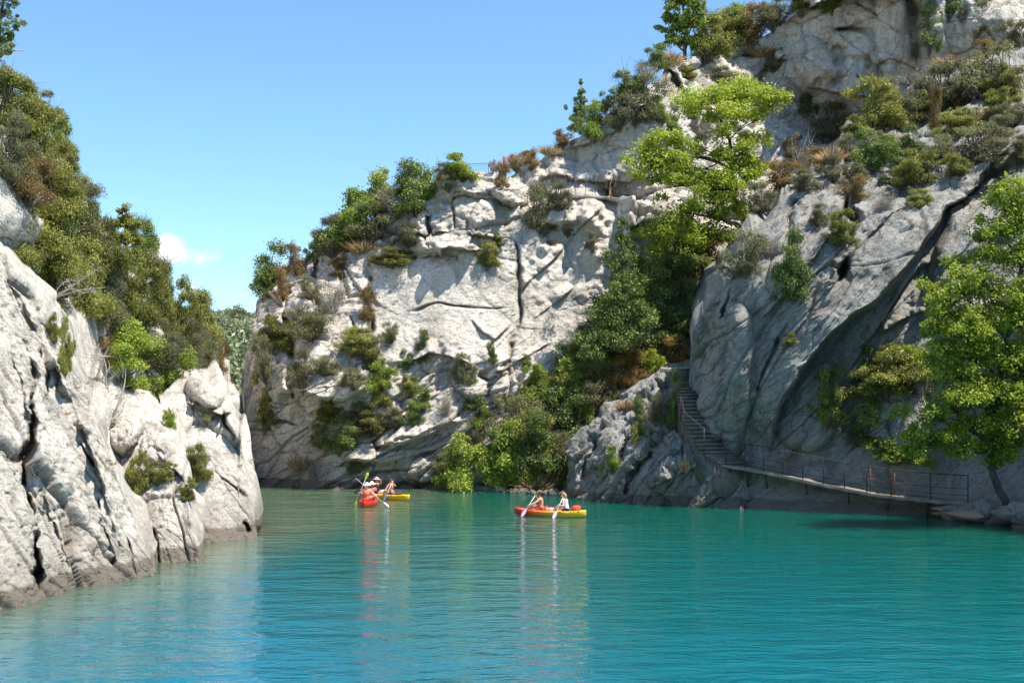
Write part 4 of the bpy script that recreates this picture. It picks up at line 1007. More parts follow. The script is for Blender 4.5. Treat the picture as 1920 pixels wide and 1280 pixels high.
# the big shaded tree at the right edge
blob_tree('deciduous_tree', 'large leaning tree at the right frame edge shading the walkway end', 'tree',
    [(1888, 950, 47.2), (1868, 905, 47.2), (1856, 870, 47.2), (1862, 780, 47), (1880, 680, 46.6), (1905, 560, 46.4), (1925, 430, 46.4)],
    [(1900, 350, 34, 46.4, 24), (1880, 375, 34, 46, 22), (1912, 400, 40, 46.4, 30), (1880, 440, 36, 46, 26), (1850, 480, 38, 45.8, 24), (1900, 490, 50, 46.4, 36), (1830, 520, 36, 45.6, 24), (1800, 545, 40, 45.4, 26), (1770, 560, 34, 45.4, 24), (1745, 590, 22, 45.2, 26), (1860, 550, 50, 46, 36),
     (1790, 600, 44, 45.6, 30), (1850, 610, 50, 46, 36), (1910, 600, 50, 46.4, 50), (1760, 620, 30, 45.4, 18), (1820, 660, 50, 46, 34), (1880, 680, 56, 46.6, 40), (1790, 700, 44, 45.8, 34), (1840, 730, 50, 46.4, 40), (1900, 760, 50, 46.6, 46), (1780, 760, 44, 46, 30), (1820, 800, 44, 46.4, 30), (1870, 820, 40, 46.8, 30),
     (1750, 780, 40, 46, 22), (1720, 815, 24, 46, 12), (1850, 850, 22, 46.8, 16), (1905, 840, 30, 46.8, 24), (1700, 845, 18, 46, 8), (1770, 820, 30, 46.2, 18), (1735, 835, 26, 46, 12), (1800, 850, 30, 46.4, 16), (1760, 650, 24, 45.6, 16), (1890, 860, 30, 46.8, 18), (1830, 640, 50, 45.6, 40), (1870, 750, 50, 46.2, 44), (1910, 690, 50, 46, 44), (1800, 740, 50, 45.8, 36), (1900, 800, 46, 46.2, 36), (1840, 440, 26, 46, 20), (1905, 420, 40, 46, 30), (1940, 480, 50, 46.4, 60), (1960, 620, 60, 46.6, 70), (1960, 780, 50, 46.8, 60)],
    'L', leaf=(.068, .042), dens=.9, tr=(.17, .07), seed=21, bark=M_bark_d, per=66, csig=.22, jmin=.38, nbranch=1.5)
# tall pointed juniper, and the one at the top left corner
blob_tree('juniper_tree', 'tall pointed juniper standing out on the left skyline beside the cloud', 'tree',
    [(236, 530, 47.5), (238, 470, 47.5), (238, 400, 47.5)],
    [(237, 394, 9, 47.5, 12), (238, 412, 18, 47.5, 14), (222, 425, 16, 47.5, 14), (252, 428, 18, 47.5, 14), (238, 446, 26, 47.5, 16), (258, 458, 16, 47.5, 14), (222, 480, 22, 47.3, 20), (250, 490, 20, 47.5, 18), (212, 450, 14, 47.3, 20)],
    'J', leaf=(.055, .022), dens=3.0, tr=(.10, .03), seed=31, sprays=1.2, csig=.12, per=60)
blob_tree('juniper_tree', 'dark juniper cut by the top left corner above the cliff crest', 'tree',
    [(-10, 140, 45), (-5, 90, 45), (0, 40, 45), (5, -10, 45)],
    [(10, 0, 20, 45, 18), (-10, 20, 26, 45, 22), (12, 25, 12, 45, 8), (12, 62, 16, 45, 12), (-8, 80, 24, 45, 18), (8, 76, 14, 45, 12), (28, 4, 8, 45, 6), (5, 104, 12, 45, 8), (31, 55, 4, 45, 4), (-30, 40, 30, 45, 40)],
    'D', leaf=(.055, .022), dens=2.2, tr=(.14, .04), seed=33, sprays=1.0, csig=.12, per=50)
# bare dead tree above the middle rib
def dead_tree(name, label, root_p, tips, r0, seed, mat=M_twig, cat='dead tree'):
    rng = np.random.default_rng(seed); b = P(*root_p); rt = empty(name, b); mb = MB(); mt = MB()
    first = True
    for (px, py, Y) in tips:
        t = np.array(P(px, py, Y) - b); a = mb if first else mt
        stems(a, (0, 0, 0), [t], rng, r0 if first else r0 * .6, 7, seg=7, sag=.12, rtip=.2); first = False
        for k in range(6):
            q = t * rng.uniform(.35, .95); d = rng.normal(size=3); d[2] = abs(d[2]); d *= np.linalg.norm(t) * .22 / np.linalg.norm(d)
            stems(mt, q, [q + d], rng, r0 * .22, 4, seg=4, sag=.1)
            for _ in range(3): stems(mt, q + d * .6, [q + d * .6 + rng.normal(size=3) * np.linalg.norm(d) * .5], rng, r0 * .1, 3, seg=2)
    mb.build('trunk', mat, rt, True); mt.build('branches', mat, rt, True); tag(rt, label, cat); return rt
dead_tree('dead_tree', 'bare grey forked dead tree rising left of the middle boulder', (196, 806, 41), [(204, 650, 41), (188, 660, 41), (236, 690, 41.2), (180, 700, 41), (246, 740, 41.4), (232, 760, 41)], .09, 3)
dead_tree('dead_branch', 'bare forked branch sticking out over the cliff in the top left corner', (-6, 110, 45), [(44, 96, 45), (30, 140, 45), (36, 80, 45), (28, 152, 45)], .05, 4, cat='branch')
dead_tree('dead_branch', 'pale dead branches hanging beside the shaded tree above the walkway', (1795, 730, 46.5), [(1712, 830, 45.8), (1720, 850, 45.8), (1700, 770, 45.8)], .04, 9, cat='branch')
dead_tree('dead_branch', 'thin dry branch with twigs lying across the rib below the belt', (1640, 330, 63), [(1600, 340, 62), (1610, 400, 62), (1580, 360, 62), (1626, 250, 63)], .05, 10, cat='branch')
dead_tree('dead_branch', 'grey dead branches tangled under the wide left juniper', (100, 560, 40), [(190, 500, 39), (180, 545, 39), (150, 530, 39), (60, 550, 39), (130, 600, 39), (200, 540, 39.5)], .04, 14, cat='branch')
dead_tree('bare_shrub', 'leafless spiky shrub on the skyline above the wide grey bush', (1205, 160, 86), [(1170, 140, 86), (1190, 130, 86), (1212, 128, 86), (1225, 140, 86), (1180, 150, 86)], .05, 16, M_bark_d, cat='bush')
# dry tufts in cracks and on ledges: countless
rng = np.random.default_rng(77); VV = []; FF = []; TT = []; nv = 0
pl, _ = bush_meshes('G', 0); gv = np.empty(len(pl.vertices) * 3); pl.vertices.foreach_get('co', gv); gv = gv.reshape(-1, 3)
zones = [(460, 1000, 470, 900, 170), (1000, 1280, 300, 480, 40), (1290, 1900, 180, 420, 110), (120, 460, 560, 900, 26), (1080, 1270, 700, 900, 16), (1000, 1500, 100, 330, 60)]
for x0, x1, y0, y1, n in zones:
    for _ in range(n):
        h = hit(rng.uniform(x0, x1), rng.uniform(y0, y1))
        if h is None or h.z < .8: continue
        sc = rng.uniform(.07, .2); m = 60; j = rng.choice(len(gv) // 5, m, replace=False); sel = gv.reshape(-1, 5, 3)[j].copy()
        VV.append((sel * np.array([sc, sc, sc * .8])).reshape(-1, 3) + np.array(h)); FF.append(np.arange(m * 5).reshape(m, 5) + nv); nv += m * 5; TT.append(np.full(m, rng.uniform(.0, .9)))
tufts = mesh_np('dry_grass', np.concatenate(VV), np.concatenate(FF), M_leaf['G'], attrs={'tone': ('FACE', np.concatenate(TT))})
tag(tufts, 'short dry straw tufts dotted over ledges and cracks of the cliffs', 'grass', kind='stuff')
# ---------------------------------------------------------------- far end of the gorge
gx_ = np.concatenate([np.linspace(-300, -90, 20), np.linspace(-86, 10, 60), np.linspace(14, 160, 20)]); gy_ = np.concatenate([np.linspace(112, 200, 40), np.linspace(205, 1400, 90)])
def far_z(x, y):
    z = np.interp(y, [112, 118, 150, 200, 300, 400, 500, 620, 1400], [-1.5, .5, 4.5, 10, 16, 24, 37, 46, 60])
    q = np.stack([x * .03, y * .03, np.zeros_like(x)], 1); return z + fbm(q, 4, 5) * np.clip((y - 130) / 80., 0, 3) * 1.0
XX, YY = np.meshgrid(gx_, gy_, indexing='ij'); ZZ = far_z(XX.ravel(), YY.ravel())
M_soil = simple('dry_hill_soil', (.30, .215, .14), .95, .3, .3)
ii = np.arange(XX.size).reshape(XX.shape)
tag(mesh_np('distant_hill', np.stack([XX.ravel(), YY.ravel(), ZZ], 1), np.stack([ii[:-1, :-1], ii[1:, :-1], ii[1:, 1:], ii[:-1, 1:]], -1).reshape(-1, 4), M_soil, smooth=True), kind='structure')
rng = np.random.default_rng(5); lob = []
for _ in range(1000):
    y = rng.uniform(140, 760); pxx = rng.uniform(330, 620); x = (pxx - CX) / F * y; z = far_z(np.array([x]), np.array([y]))[0]
    if 255 < y < 330 and rng.random() < .75: continue
    r = rng.uniform(1.0, 2.4) * (1 + (rng.random() < .2)); lob.append(((x, y, z + r * .6), (r, r, r * rng.uniform(.8, 1.3))))
Vw, Fw, Tw, _ = crown_leaves(lob, 1000 * 16, 14, .42, .30, 9, csig=.42)
M_far = leaf_mat('hazy_wood_green', (.15, .18, .09), (.27, .31, .15), trans=.15)  # distance haze put into the paler leaf colour
tag(mesh_np('distant_wood', Vw, Fw, M_far, attrs={'tone': ('FACE', Tw)}), 'far green wood covering the hill beyond the end of the gorge', 'wood', kind='stuff')
M_wallp = simple('pale_plaster', (.62, .52, .42), .9, .1, 2); M_tile = simple('terracotta_tiles', (.46, .20, .12), .9, .25, 4); M_glass = simple('dark_window', (.03, .035, .04), .2, .1)
def house(px, py, Y, wd, dp, ht, rot, label):
    p = P(px, py, Y); r = empty('house', p); r.rotation_euler = (0, 0, math.radians(rot))
    m = MB(); m.box((0, 0, ht / 2 - 1), (wd, dp, ht + 2)); m.add([(-wd / 2, -dp / 2 + .02, ht), (-wd / 2, dp / 2 - .02, ht), (-wd / 2, 0, ht + 1.2), (-wd / 2 + .2, -dp / 2 + .02, ht), (-wd / 2 + .2, dp / 2 - .02, ht), (-wd / 2 + .2, 0, ht + 1.2)], [[0, 1, 2], [3, 5, 4]]); m.build('wall', M_wallp, r)
    m = MB(); o_ = .5
    for s in (-1, 1):
        a = math.atan2(1.4, dp / 2); R = np.array([[1, 0, 0], [0, math.cos(a * s), math.sin(a * s)], [0, -math.sin(a * s), math.cos(a * s)]])
        m.box((0, s * dp / 4, ht + .72), (wd + 2 * o_, math.hypot(dp / 2 + .3, 1.4), .18), R)
    m.build('roof', M_tile, r)
    for k in range(3):
        w_ = MB(); w_.box((-wd / 2 + wd * (k + .5) / 3, -dp / 2 - .02, ht * .55), (.9, .12, 1.2)); w_.build('window', M_glass, r)
    tag(r, label, 'house', 'houses at the far end of the gorge')
house(459, 668, 300, 9, 7, 3.4, 8, 'upper far house with a long terracotta roof against the wood')
house(440, 700, 250, 6, 5, 3.0, -12, 'lower far house, pale walled, seen just above the far footbridge')
house(450, 722, 215, 8, 5, 1.6, 5, 'low far building with a pink brown roof nearest the footbridge')

# ---------------------------------------------------------------- path, walkway, stairs, railings
M_steel = simple('dark_railing_steel', (.030, .026, .024), .6, .3, 6); M_red = simple('rusty_red_pole', (.17, .055, .04), .7, .25, 8)
M_conc = simple('worn_concrete', (.21, .175, .14), .92, .3, 2.5); M_step = simple('worn_step_stone', (.14, .12, .10), .95, .4, 3); M_rust = simple('rusted_plate', (.22, .10, .06), .85, .3, 5)
def railing(name, feet, h, label, mids=(), post_r=.025, rail_r=.022, skip=(), bars=0):
    """feet: list of world points, one post each"""
    b = Vector(feet[0]); r = empty(name, b); z = Vector((0, 0, 1))
    for i, f in enumerate(feet):
        if i in skip: continue
        m = MB(); m.tube([f - b - z * .12, f - b + z * h], post_r, 6); m.build('post', M_steel, r)
    m = MB()
    for hh in (h,) + tuple(mids): m.tube([f - b + z * hh for f in feet], rail_r if hh == h else rail_r * .6, 5)
    m.build('rail', M_steel, r)
    if bars:
        m = MB()
        for i in range(len(feet) - 1):
            for k in range(1, bars):
                f = feet[i].lerp(feet[i + 1], k / bars) - b; m.tube([f + z * .08, f + z * h], .009, 4, cap=False)
        m.build('bars', M_steel, r)
    tag(r, label, 'railing'); return r
dk = [(1340, 868, 55.0), (1360, 871, 54.7), (1435, 884, 53.7), (1535, 906, 52.5), (1640, 926, 51.3), (1750, 938, 50.1), (1830, 943, 49.2), (1862, 946, 48.9)]
def deck_pt(px): a = np.array(dk); return P(px, float(np.interp(px, a[:, 0], a[:, 1])), float(np.interp(px, a[:, 0], a[:, 2])))
rt = empty('walkway', deck_pt(1340)); b0 = Vector(rt.location)
rows = []
for px in np.linspace(1340, 1862, 50):
    p = deck_pt(px) - b0; back = Vector((.8, 2.0, .02)); rows.append([p, p + back, p + back - Vector((0, 0, .14)), p - Vector((0, 0, .14 + .02 * math.sin(px)))])
V_ = [c for r_ in rows for c in r_]; F_ = []
for i in range(49):
    for j in range(4): F_.append([i * 4 + j, (i + 1) * 4 + j, (i + 1) * 4 + (j + 1) % 4, i * 4 + (j + 1) % 4])
F_ += [[0, 1, 2, 3], [199, 198, 197, 196]]
mesh_np('deck', [tuple(v) for v in V_], F_, M_conc, rt)
for px in (1366, 1434, 1510, 1590, 1665, 1740, 1815):
    m = MB(); p = deck_pt(px) - b0 - Vector((0, 0, .22)); m.tube([p + Vector((.02, .03, 0)), p + Vector((.6, 1.6, 0))], .05, 4); m.tube([p + Vector((.05, .1, 0)), p + Vector((.5, 1.5, -.9))], .035, 4); m.build('bracket', M_steel, rt)
tag(rt, 'narrow concrete walkway bracketed to the shaded rock wall above the water', 'walkway')
posts = [1361, 1396, 1431, 1467, 1505, 1543, 1583, 1625, 1671, 1745, 1815]
up = Vector((0, 0, .01))
st = [P(1283, 816, 54.9), P(1320, 848, 54.4)]
railing('railing', [deck_pt(p) + up + Vector((.02, .06, 0)) for p in posts], 1.17, 'long dark steel railing along the walkway over the water', mids=(.58, .30))
railing('railing', [P(1276, 785, 55.4)] + st + [deck_pt(1361) + Vector((-.03, .06, 0))], 1.13, 'short steel railing stepping down beside the lower stairs', skip=(3,))
for px, hh in ((1467, 1.0), (1626, 1.1), (1672, 1.0)):
    r = empty('marker_pole', deck_pt(px) + Vector((.25, .35, 0))); m = MB(); m.tube([(0, 0, 0), (0, 0, hh)], .022, 6); m.build('pole', M_red, r)
    m = MB(); m.tube([(-.25, 0, hh * .55), (.25, .02, hh * .55)], .014, 5); m.build('crossbar', M_red, r)
    tag(r, {1467: 'red pole with a crossbar, standing nearest the stairs on the walkway', 1626: 'red pole in the middle of the walkway behind the railing', 1672: 'red pole farthest from the stairs on the walkway'}[px], 'pole', 'red poles on the walkway')
# stairs
rt = empty('stone_stairs', P(1365, 864, 54.9)); b0 = Vector(rt.location); kp = np.array([(1372, 864, 54.9, 62), (1345, 848, 55.2, 56), (1322, 822, 55.6, 50), (1308, 795, 56.0, 46), (1299, 770, 56.5, 44), (1292, 745, 57.2, 36), (1287, 725, 58.2, 30), (1283, 705, 59.4, 28), (1278, 690, 60.6, 30)])
ns_ = 29; u_ = np.linspace(0, len(kp) - 1, ns_); rngs = random.Random(4)
for i, u in enumerate(u_):
    v_ = [float(np.interp(u, np.arange(len(kp)), kp[:, k])) for k in range(4)]
    p = P(v_[0], v_[1], v_[2]) - b0; w_ = v_[3] / F * v_[2] * rngs.uniform(.95, 1.05)
    m = MB(); m.box((p.x, p.y + .3, p.z - .085 + 0), (w_, .62, .13), Matrix.Rotation(rngs.uniform(-.03, .03) + .25, 3, 'Z')); 
    m.box((p.x + .03, p.y + .38, p.z - .95), (w_ * .97, .6, 1.55), Matrix.Rotation(.25, 3, 'Z'))
    m.build('step', M_step, rt)
tag(rt, 'flight of worn stone steps climbing between the buttress and the shaded wall', 'stairs')
r = empty('path_slab', P(1272, 689, 61.6)); m = MB(); m.box((0, .6, -.12), (1.3, 1.6, .22), Matrix.Rotation(.3, 3, 'Z')); m.build('slab', simple('pale_slab_stone', (.52, .42, .33), .9, .1), r); tag(r, 'pale flat slab at the head of the stairs', 'slab')  # slab has a pale stone colour of its own
# upper path and its railing
def shelf(px, py, dy): 
    h = hit(px, py, ('cliff_central',)); return P(px, py, (h.y if h else 77) + dy)
feet = []
for px, py in ((1003, 360), (1022, 361), (1041, 362), (1060, 363), (1079, 365), (1098, 366), (1117, 367), (1136, 368), (1154, 370), (1176, 374), (1202, 380), (1226, 387), (1252, 394), (1276, 400)):
    feet.append(P(px, py, 76.2 - (px - 1003) * .002))
def ledge_y(px, py):
    ys_ = [h.y for dx in (-14, 0, 14) for dy in (10, 15) for h in [hit(px + dx, py + dy, ('cliff_central',))] if h]
    return float(np.clip(np.median(ys_) if ys_ else 77, 74, 79.5)) + .1
fp = [(1003, 360), (1022, 361), (1041, 362), (1060, 363), (1079, 365), (1098, 366), (1117, 367), (1136, 368), (1154, 370), (1176, 374), (1202, 380), (1226, 387), (1252, 394), (1276, 400)]
ly = [ledge_y(*q) for q in fp]; ly = [sum(ly[max(0, i - 1):i + 2]) / len(ly[max(0, i - 1):i + 2]) for i in range(len(ly))]
feet = [P(q[0], q[1], y) for q, y in zip(fp, ly)]; YP = ly[7]
railing('railing', feet, 1.08, 'dark railing along the high cliff path under the overhang', mids=(.55,), post_r=.018, rail_r=.015)
rt = empty('cliff_path', P(1000, 362, YP)); b0 = Vector(rt.location); rows = []
for (px, py), yy in zip([(985, 359)] + fp + [(1292, 404)], [ly[0]] + ly + [ly[-1]]):
    p = P(px, py, yy - .1) - b0; rows.append([p, p + Vector((.1, 4.0, .1)), p + Vector((.1, 4.0, -.2)), p + Vector((0, .1, -.16))])
V_ = [tuple(c) for r_ in rows for c in r_]; F_ = [[i * 4 + j, (i + 1) * 4 + j, (i + 1) * 4 + (j + 1) % 4, i * 4 + (j + 1) % 4] for i in range(len(rows) - 1) for j in range(4)] + [[0, 1, 2, 3], [len(V_) - 1, len(V_) - 2, len(V_) - 3, len(V_) - 4]]
mesh_np('path_bed', V_, F_, M_rock, rt); tag(rt, 'masonry edged path ledge crossing the cliff under the overhang', 'path')
railing('railing', [P(826, 335, 76.4), P(872, 332, 76.6), P(916, 330, 76.8)], .86, 'barred railing of the viewpoint on top of the central cliff', bars=14, post_r=.02, rail_r=.018)
railing('railing', [P(916, 330, 76.8), P(928, 334, 77.6)], .84, 'short return of the viewpoint railing at its right end', bars=4, post_r=.018, rail_r=.016)
m = MB(); m.box((0, 0, .4), (.32, .05, .95)); m.tube([(-.17, 0, -.1), (-.17, 0, .95)], .03, 5); o = m.build('rusty_plate', M_rust); o.location = P(948, 319, 76.0); tag(o, 'rusty metal plate standing on the ridge right of the viewpoint', 'plate')
# far footbridge
rt = empty('footbridge', P(440, 777, 118)); m = MB(); m.box((0, .8, -.12), (6.5, 1.4, .22)); m.build('deck', M_conc, rt)
m = MB(); m.box((-2.2, 1, -2.2), (.8, 1.2, 4)); m.box((2.6, 1, -2.2), (.8, 1.2, 4)); m.build('pier', M_step, rt); tag(rt, 'small far footbridge seen in the gap between the cliffs', 'bridge')
railing('railing', [P(395, 776.5, 118), P(415, 776.5, 118), P(431, 776.5, 118), P(447, 776.5, 118), P(463, 776.5, 118)], 1.1, 'thin dark railing of the far footbridge', mids=(.8, .5, .25), post_r=.02, rail_r=.02)

# ---------------------------------------------------------------- boulders
def boulder(px, py, Y, sz, label, group=None, seed=0, flat=.7, mat=None):
    rng = np.random.default_rng(seed); n = 26; m_ = 18; V = []
    for i in range(m_ + 1):
        ph = math.pi * i / m_
        for j in range(n): t = 2 * math.pi * j / n; V.append([math.sin(ph) * math.cos(t), math.sin(ph) * math.sin(t), math.cos(ph)])
    V = np.array(V); h_, tl, e = cells(V * 1.1 + seed * 7.7, seed); k = 1 + .16 * h_ + .22 * tl - .08 * np.exp(-(e / .05) ** 2) + .06 * fbm(V * 3 + seed, 4, seed)
    V = V * k[:, None] * np.array([1, rng.uniform(.7, 1), flat]) * sz; a = rng.uniform(0, 6.28); V = V @ np.array([[math.cos(a), -math.sin(a), 0], [math.sin(a), math.cos(a), 0], [0, 0, 1]]).T
    Fq = np.array([[i * n + j, (i + 1) * n + j, (i + 1) * n + (j + 1) % n, i * n + (j + 1) % n] for i in range(m_) for j in range(n)])
    o = mesh_np('boulder', V, Fq, mat or M_rock_right, attrs={'crack': ('POINT', np.exp(-(e / .05) ** 2) * .6)}); o.location = P(px, py, Y)
    tag(o, label, 'boulder', group); return o
RB = 'rocks at the foot of the leaning tree'
for i, (px, py, Y, s_, lab) in enumerate([(1786, 965, 49.4, .55, 'leftmost small rock at the foot of the leaning tree'), (1820, 962, 48.9, .6, 'dark rock under the end of the walkway'), (1850, 960, 48.4, .7, 'mid sized rock left of the leaning trunk'), (1884, 966, 47.6, .6, 'rock just below the leaning trunk'), (1908, 962, 47.0, .75, 'big rounded rock right of the leaning trunk'), (1925, 978, 46.4, .6, 'rock cut by the right frame edge at the water'), (1862, 975, 47.9, .45, 'low wet rock in front of the leaning trunk'), (1812, 972, 49.0, .4, 'low wet rock beside the leftmost small one')]):
    boulder(px, py, Y, s_, lab, RB, 20 + i)
m = MB(); o = boulder(1856, 957, 50.2, 2.6, 'broad earthen bank carrying the leaning tree', None, 40, flat=.16, mat=M_soil); o.name = 'earth_bank'; o['category'] = 'bank'
SB = 'stones along the water below the thicket'
rr = random.Random(6)
for i in range(22):
    px = 868 + i * 9.6 + rr.uniform(-3, 3); h = 917 + (px - 868) * .06
    boulder(px, h - 1, F * CAMZ / (h - HY) - .1, rr.uniform(.18, .42), 'grey stone at the waterline below the green thicket', SB, 60 + i, mat=M_rock)
# ---------------------------------------------------------------- people
def skin_mesh(verts, edges, radii, sub=2):
    me = bpy.data.meshes.new('tmp'); me.from_pydata([tuple(v) for v in verts], edges, []); o = bpy.data.objects.new('tmp', me); COL.objects.link(o)
    sk = o.modifiers.new('s', 'SKIN'); lay = me.skin_vertices[0].data if me.skin_vertices else None
    if lay is None:
        bpy.context.view_layer.objects.active = o; lay = me.skin_vertices.new().data
    for i, r in enumerate(radii): lay[i].radius = (r, r) if not hasattr(r, '__len__') else r
    lay[0].use_root = True
    sb = o.modifiers.new('b', 'SUBSURF'); sb.levels = sub; sb.render_levels = sub
    dg = bpy.context.evaluated_depsgraph_get(); dg.update(); ev = o.evaluated_get(dg); em = ev.to_mesh()
    V = [tuple(v.co) for v in em.vertices]; Fs = [list(p.vertices) for p in em.polygons]; ev.to_mesh_clear()
    bpy.data.objects.remove(o); bpy.data.meshes.remove(me)
    return V, Fs
M_skin = simple('tanned_skin', (.52, .27, .16), .5, .08, 12); M_skin2 = simple('light_skin', (.62, .36, .25), .5, .08, 12)
def ik(a, b, l1, l2, pole):
    d = b - a; L = min(d.length, (l1 + l2) * .98); dn = d.normalized(); x = (l1 * l1 - l2 * l2 + L * L) / (2 * L); h = math.sqrt(max(l1 * l1 - x * x, 0))
    pl = (pole - dn * pole.dot(dn)).normalized(); return a + dn * x + pl * h, a + dn * L
def person(base, fwd, label, pose='sit', hands=None, skin=None, hair=None, hair_col=(.05, .035, .025), top=None, bottom=None, hat=None, lean=.08, look=None, size=1., female=False, vest=None):
    """base: seat point (sit) or ground point (stand)"""
    f = Vector(fwd); f.z = 0; f.normalize(); s = Vector((-f.y, f.x, 0)); z = Vector((0, 0, 1)); b = Vector(base); k = size; skin = skin or M_skin
    J = {}; sw = .165 if female else .19
    pel = (b + z * .11 * k) if pose == 'sit' else b + z * .93 * k
    J['pel'] = pel; J['waist'] = pel + z * .17 * k + f * lean * .3; J['chest'] = pel + z * .36 * k + f * lean * .8; J['upch'] = pel + z * .46 * k + f * lean; J['neck'] = pel + z * .55 * k + f * lean * 1.15; J['jaw'] = pel + z * .625 * k + f * (lean * 1.25 + .015); J['head'] = pel + z * .70 * k + f * (lean * 1.3 + .01); J['crown'] = pel + z * .775 * k + f * (lean * 1.3)
    V = [J[n] - b for n in ('pel', 'waist', 'chest', 'upch', 'neck', 'jaw', 'head', 'crown')]; R = [.135 * k, (.11 if female else .125) * k, .135 * k, .125 * k, .052 * k, .062 * k, .088 * k, .055 * k]; E = [(i, i + 1) for i in range(7)]
    hp = {}
    for sg in (1, -1):
        sh = J['upch'] + s * sg * sw * k + z * .01; i0 = len(V); V.append(sh - b); R.append(.06 * k); E.append((3, i0))
        tgt = hands[0 if sg > 0 else 1] if hands else sh + s * sg * .08 - z * .52 * k + f * .08
        el, wr = ik(sh, Vector(tgt), .29 * k, .27 * k, -z * .8 + s * sg * .6 - f * .2)
        V += [el - b, wr - b]; R += [.043 * k, .028 * k]; E += [(i0, i0 + 1), (i0 + 1, i0 + 2)]
        pm = wr + (wr - el).normalized() * .06 * k; V.append(pm - b); R.append(.034 * k); E.append((i0 + 2, i0 + 3)); hp[sg] = (wr, pm, (wr - el).normalized())
        hip = pel + s * sg * .09 * k - z * .02
        i1 = len(V); V.append(hip - b); R.append(.095 * k); E.append((0, i1))
        if pose == 'sit':
            kn = hip + f * .40 * k + z * .20 * k + s * sg * .06; an = kn + f * .30 * k - z * .30 * k; to = an + f * .12 + z * .05
        else:
            off = f * .12 * sg if pose == 'walk' else f * .02 * sg
            kn = hip - z * .43 * k + off * .6 + f * .03; an = hip - z * .84 * k + off; to = an + f * .15 * k - z * .035
        V += [kn - b, an - b, to - b]; R += [.062 * k, .038 * k, .034 * k]; E += [(i1, i1 + 1), (i1 + 1, i1 + 2), (i1 + 2, i1 + 3)]
    bv, bf = skin_mesh(V, E, R); mb = MB(); mb.add(bv, bf)
    # fingers and thumb, curled; nose and ears
    for sg in (1, -1):
        wr, pm, d = hp[sg]; side = d.cross(z); side = side.normalized() if side.length > .01 else s; dn = side.cross(d).normalized()
        for q, L in zip((-.027, -.009, .009, .026), (.062, .072, .068, .052)):
            a0 = pm + side * q * k - b; mb.tube([a0 - d * .02, a0 + d * L * .5 * k, a0 + d * L * .8 * k - dn * .025 * k, a0 + d * L * .62 * k - dn * .05 * k], [.009 * k, .0085 * k, .008 * k, .006 * k], 5)
        a0 = wr + d * .02 - side * .03 * k * sg - b; mb.tube([a0, a0 + d * .03 * k - side * .03 * k * sg, a0 + d * .055 * k - dn * .035 * k - side * .02 * k * sg], [.012 * k, .010 * k, .007 * k], 5)
    hd = J['head'] - b; lk = Vector(look).normalized() if look else f; ls = Vector((-lk.y, lk.x, 0))
    mb.tube([hd + lk * .075 * k + z * .015, hd + lk * .112 * k - z * .018 * k, hd + lk * .085 * k - z * .03 * k], [.010 * k, .015 * k, .008 * k], 5)
    for sg in (1, -1): mb.ellip(hd + ls * sg * .086 * k - z * .005, (.016 * k, .012 * k, .028 * k), 6, 4)
    r = empty('person', b); mb.build('body', skin, r, True)
    m = MB()
    for sg in (1, -1): m.ellip(hd + lk * .082 * k + ls * sg * .032 * k + z * .012 * k, (.010 * k, .010 * k, .007 * k), 6, 4)
    m.build('eyes', M_eye, r)
    m = MB(); m.ellip(hd + lk * .080 * k - z * .048 * k, (.022 * k, .022 * k, .006 * k), 6, 4); m.build('mouth', M_lip, r)
    if hair:
        m = MB(); m.ellip(hd + z * .022 * k - lk * .018 * k, (.098 * k, .098 * k, .094 * k), 12, 8)
        if hair == 'long': m.tube([hd - lk * .06 * k + z * .03, hd - lk * .10 * k - z * .06 * k, hd - lk * .10 * k - z * .17 * k, hd - lk * .10 * k - z * .26 * k], [.07 * k, .07 * k, .05 * k, .02 * k], 8)
        if hair == 'bun': m.ellip(hd - lk * .11 * k + z * .04 * k, (.05 * k, .05 * k, .05 * k), 8, 6); m.tube([hd - lk * .07 * k, hd - lk * .075 * k - z * .10 * k], [.06 * k, .04 * k], 8)
        m.build('hair', simple('hair', hair_col, .6, .25, 20), r, True)
    if hat:
        m = MB(); c = hd + z * .055 * k; m.ellip(c + z * .02 * k, (.105 * k, .105 * k, .085 * k), 12, 8)
        pts = []; n = 16
        for j in range(n):
            t = 2 * math.pi * j / n; wv = .012 * math.sin(3 * t)
            pts += [(c.x + .10 * k * math.cos(t), c.y + .10 * k * math.sin(t), c.z + .012), (c.x + .19 * k * math.cos(t), c.y + .19 * k * math.sin(t), c.z - .03 * k + wv), (c.x + .19 * k * math.cos(t), c.y + .19 * k * math.sin(t), c.z - .04 * k + wv), (c.x + .10 * k * math.cos(t), c.y + .10 * k * math.sin(t), c.z - .006)]
        m.add(pts, [[j * 4 + q, ((j + 1) % n) * 4 + q, ((j + 1) % n) * 4 + (q + 1) % 4, j * 4 + (q + 1) % 4] for j in range(n) for q in range(4)])
        m.build('hat', simple('hat_cloth', hat, .9, .08), r, True)
    g = .014
    def garment(nm, col, idx, extra=g, arms=0.):
        vv = [V[i] for i in idx]; ee = [(i, i + 1) for i in range(len(idx) - 1)]; rr_ = [R[i] + extra for i in idx]
        if arms:
            ci = idx.index(3)
            for st_ in (8, 16):
                j = len(vv); vv += [V[st_], V[st_].lerp(V[st_ + 1], arms)]; rr_ += [R[st_] + extra * .8, .05 * k + extra * .5]; ee += [(ci, j), (j, j + 1)]
        a, c = skin_mesh(vv, ee, rr_); return mesh_np(nm, a, c, simple(nm + '_cloth', col, .8, .12, 14), r, smooth=True)
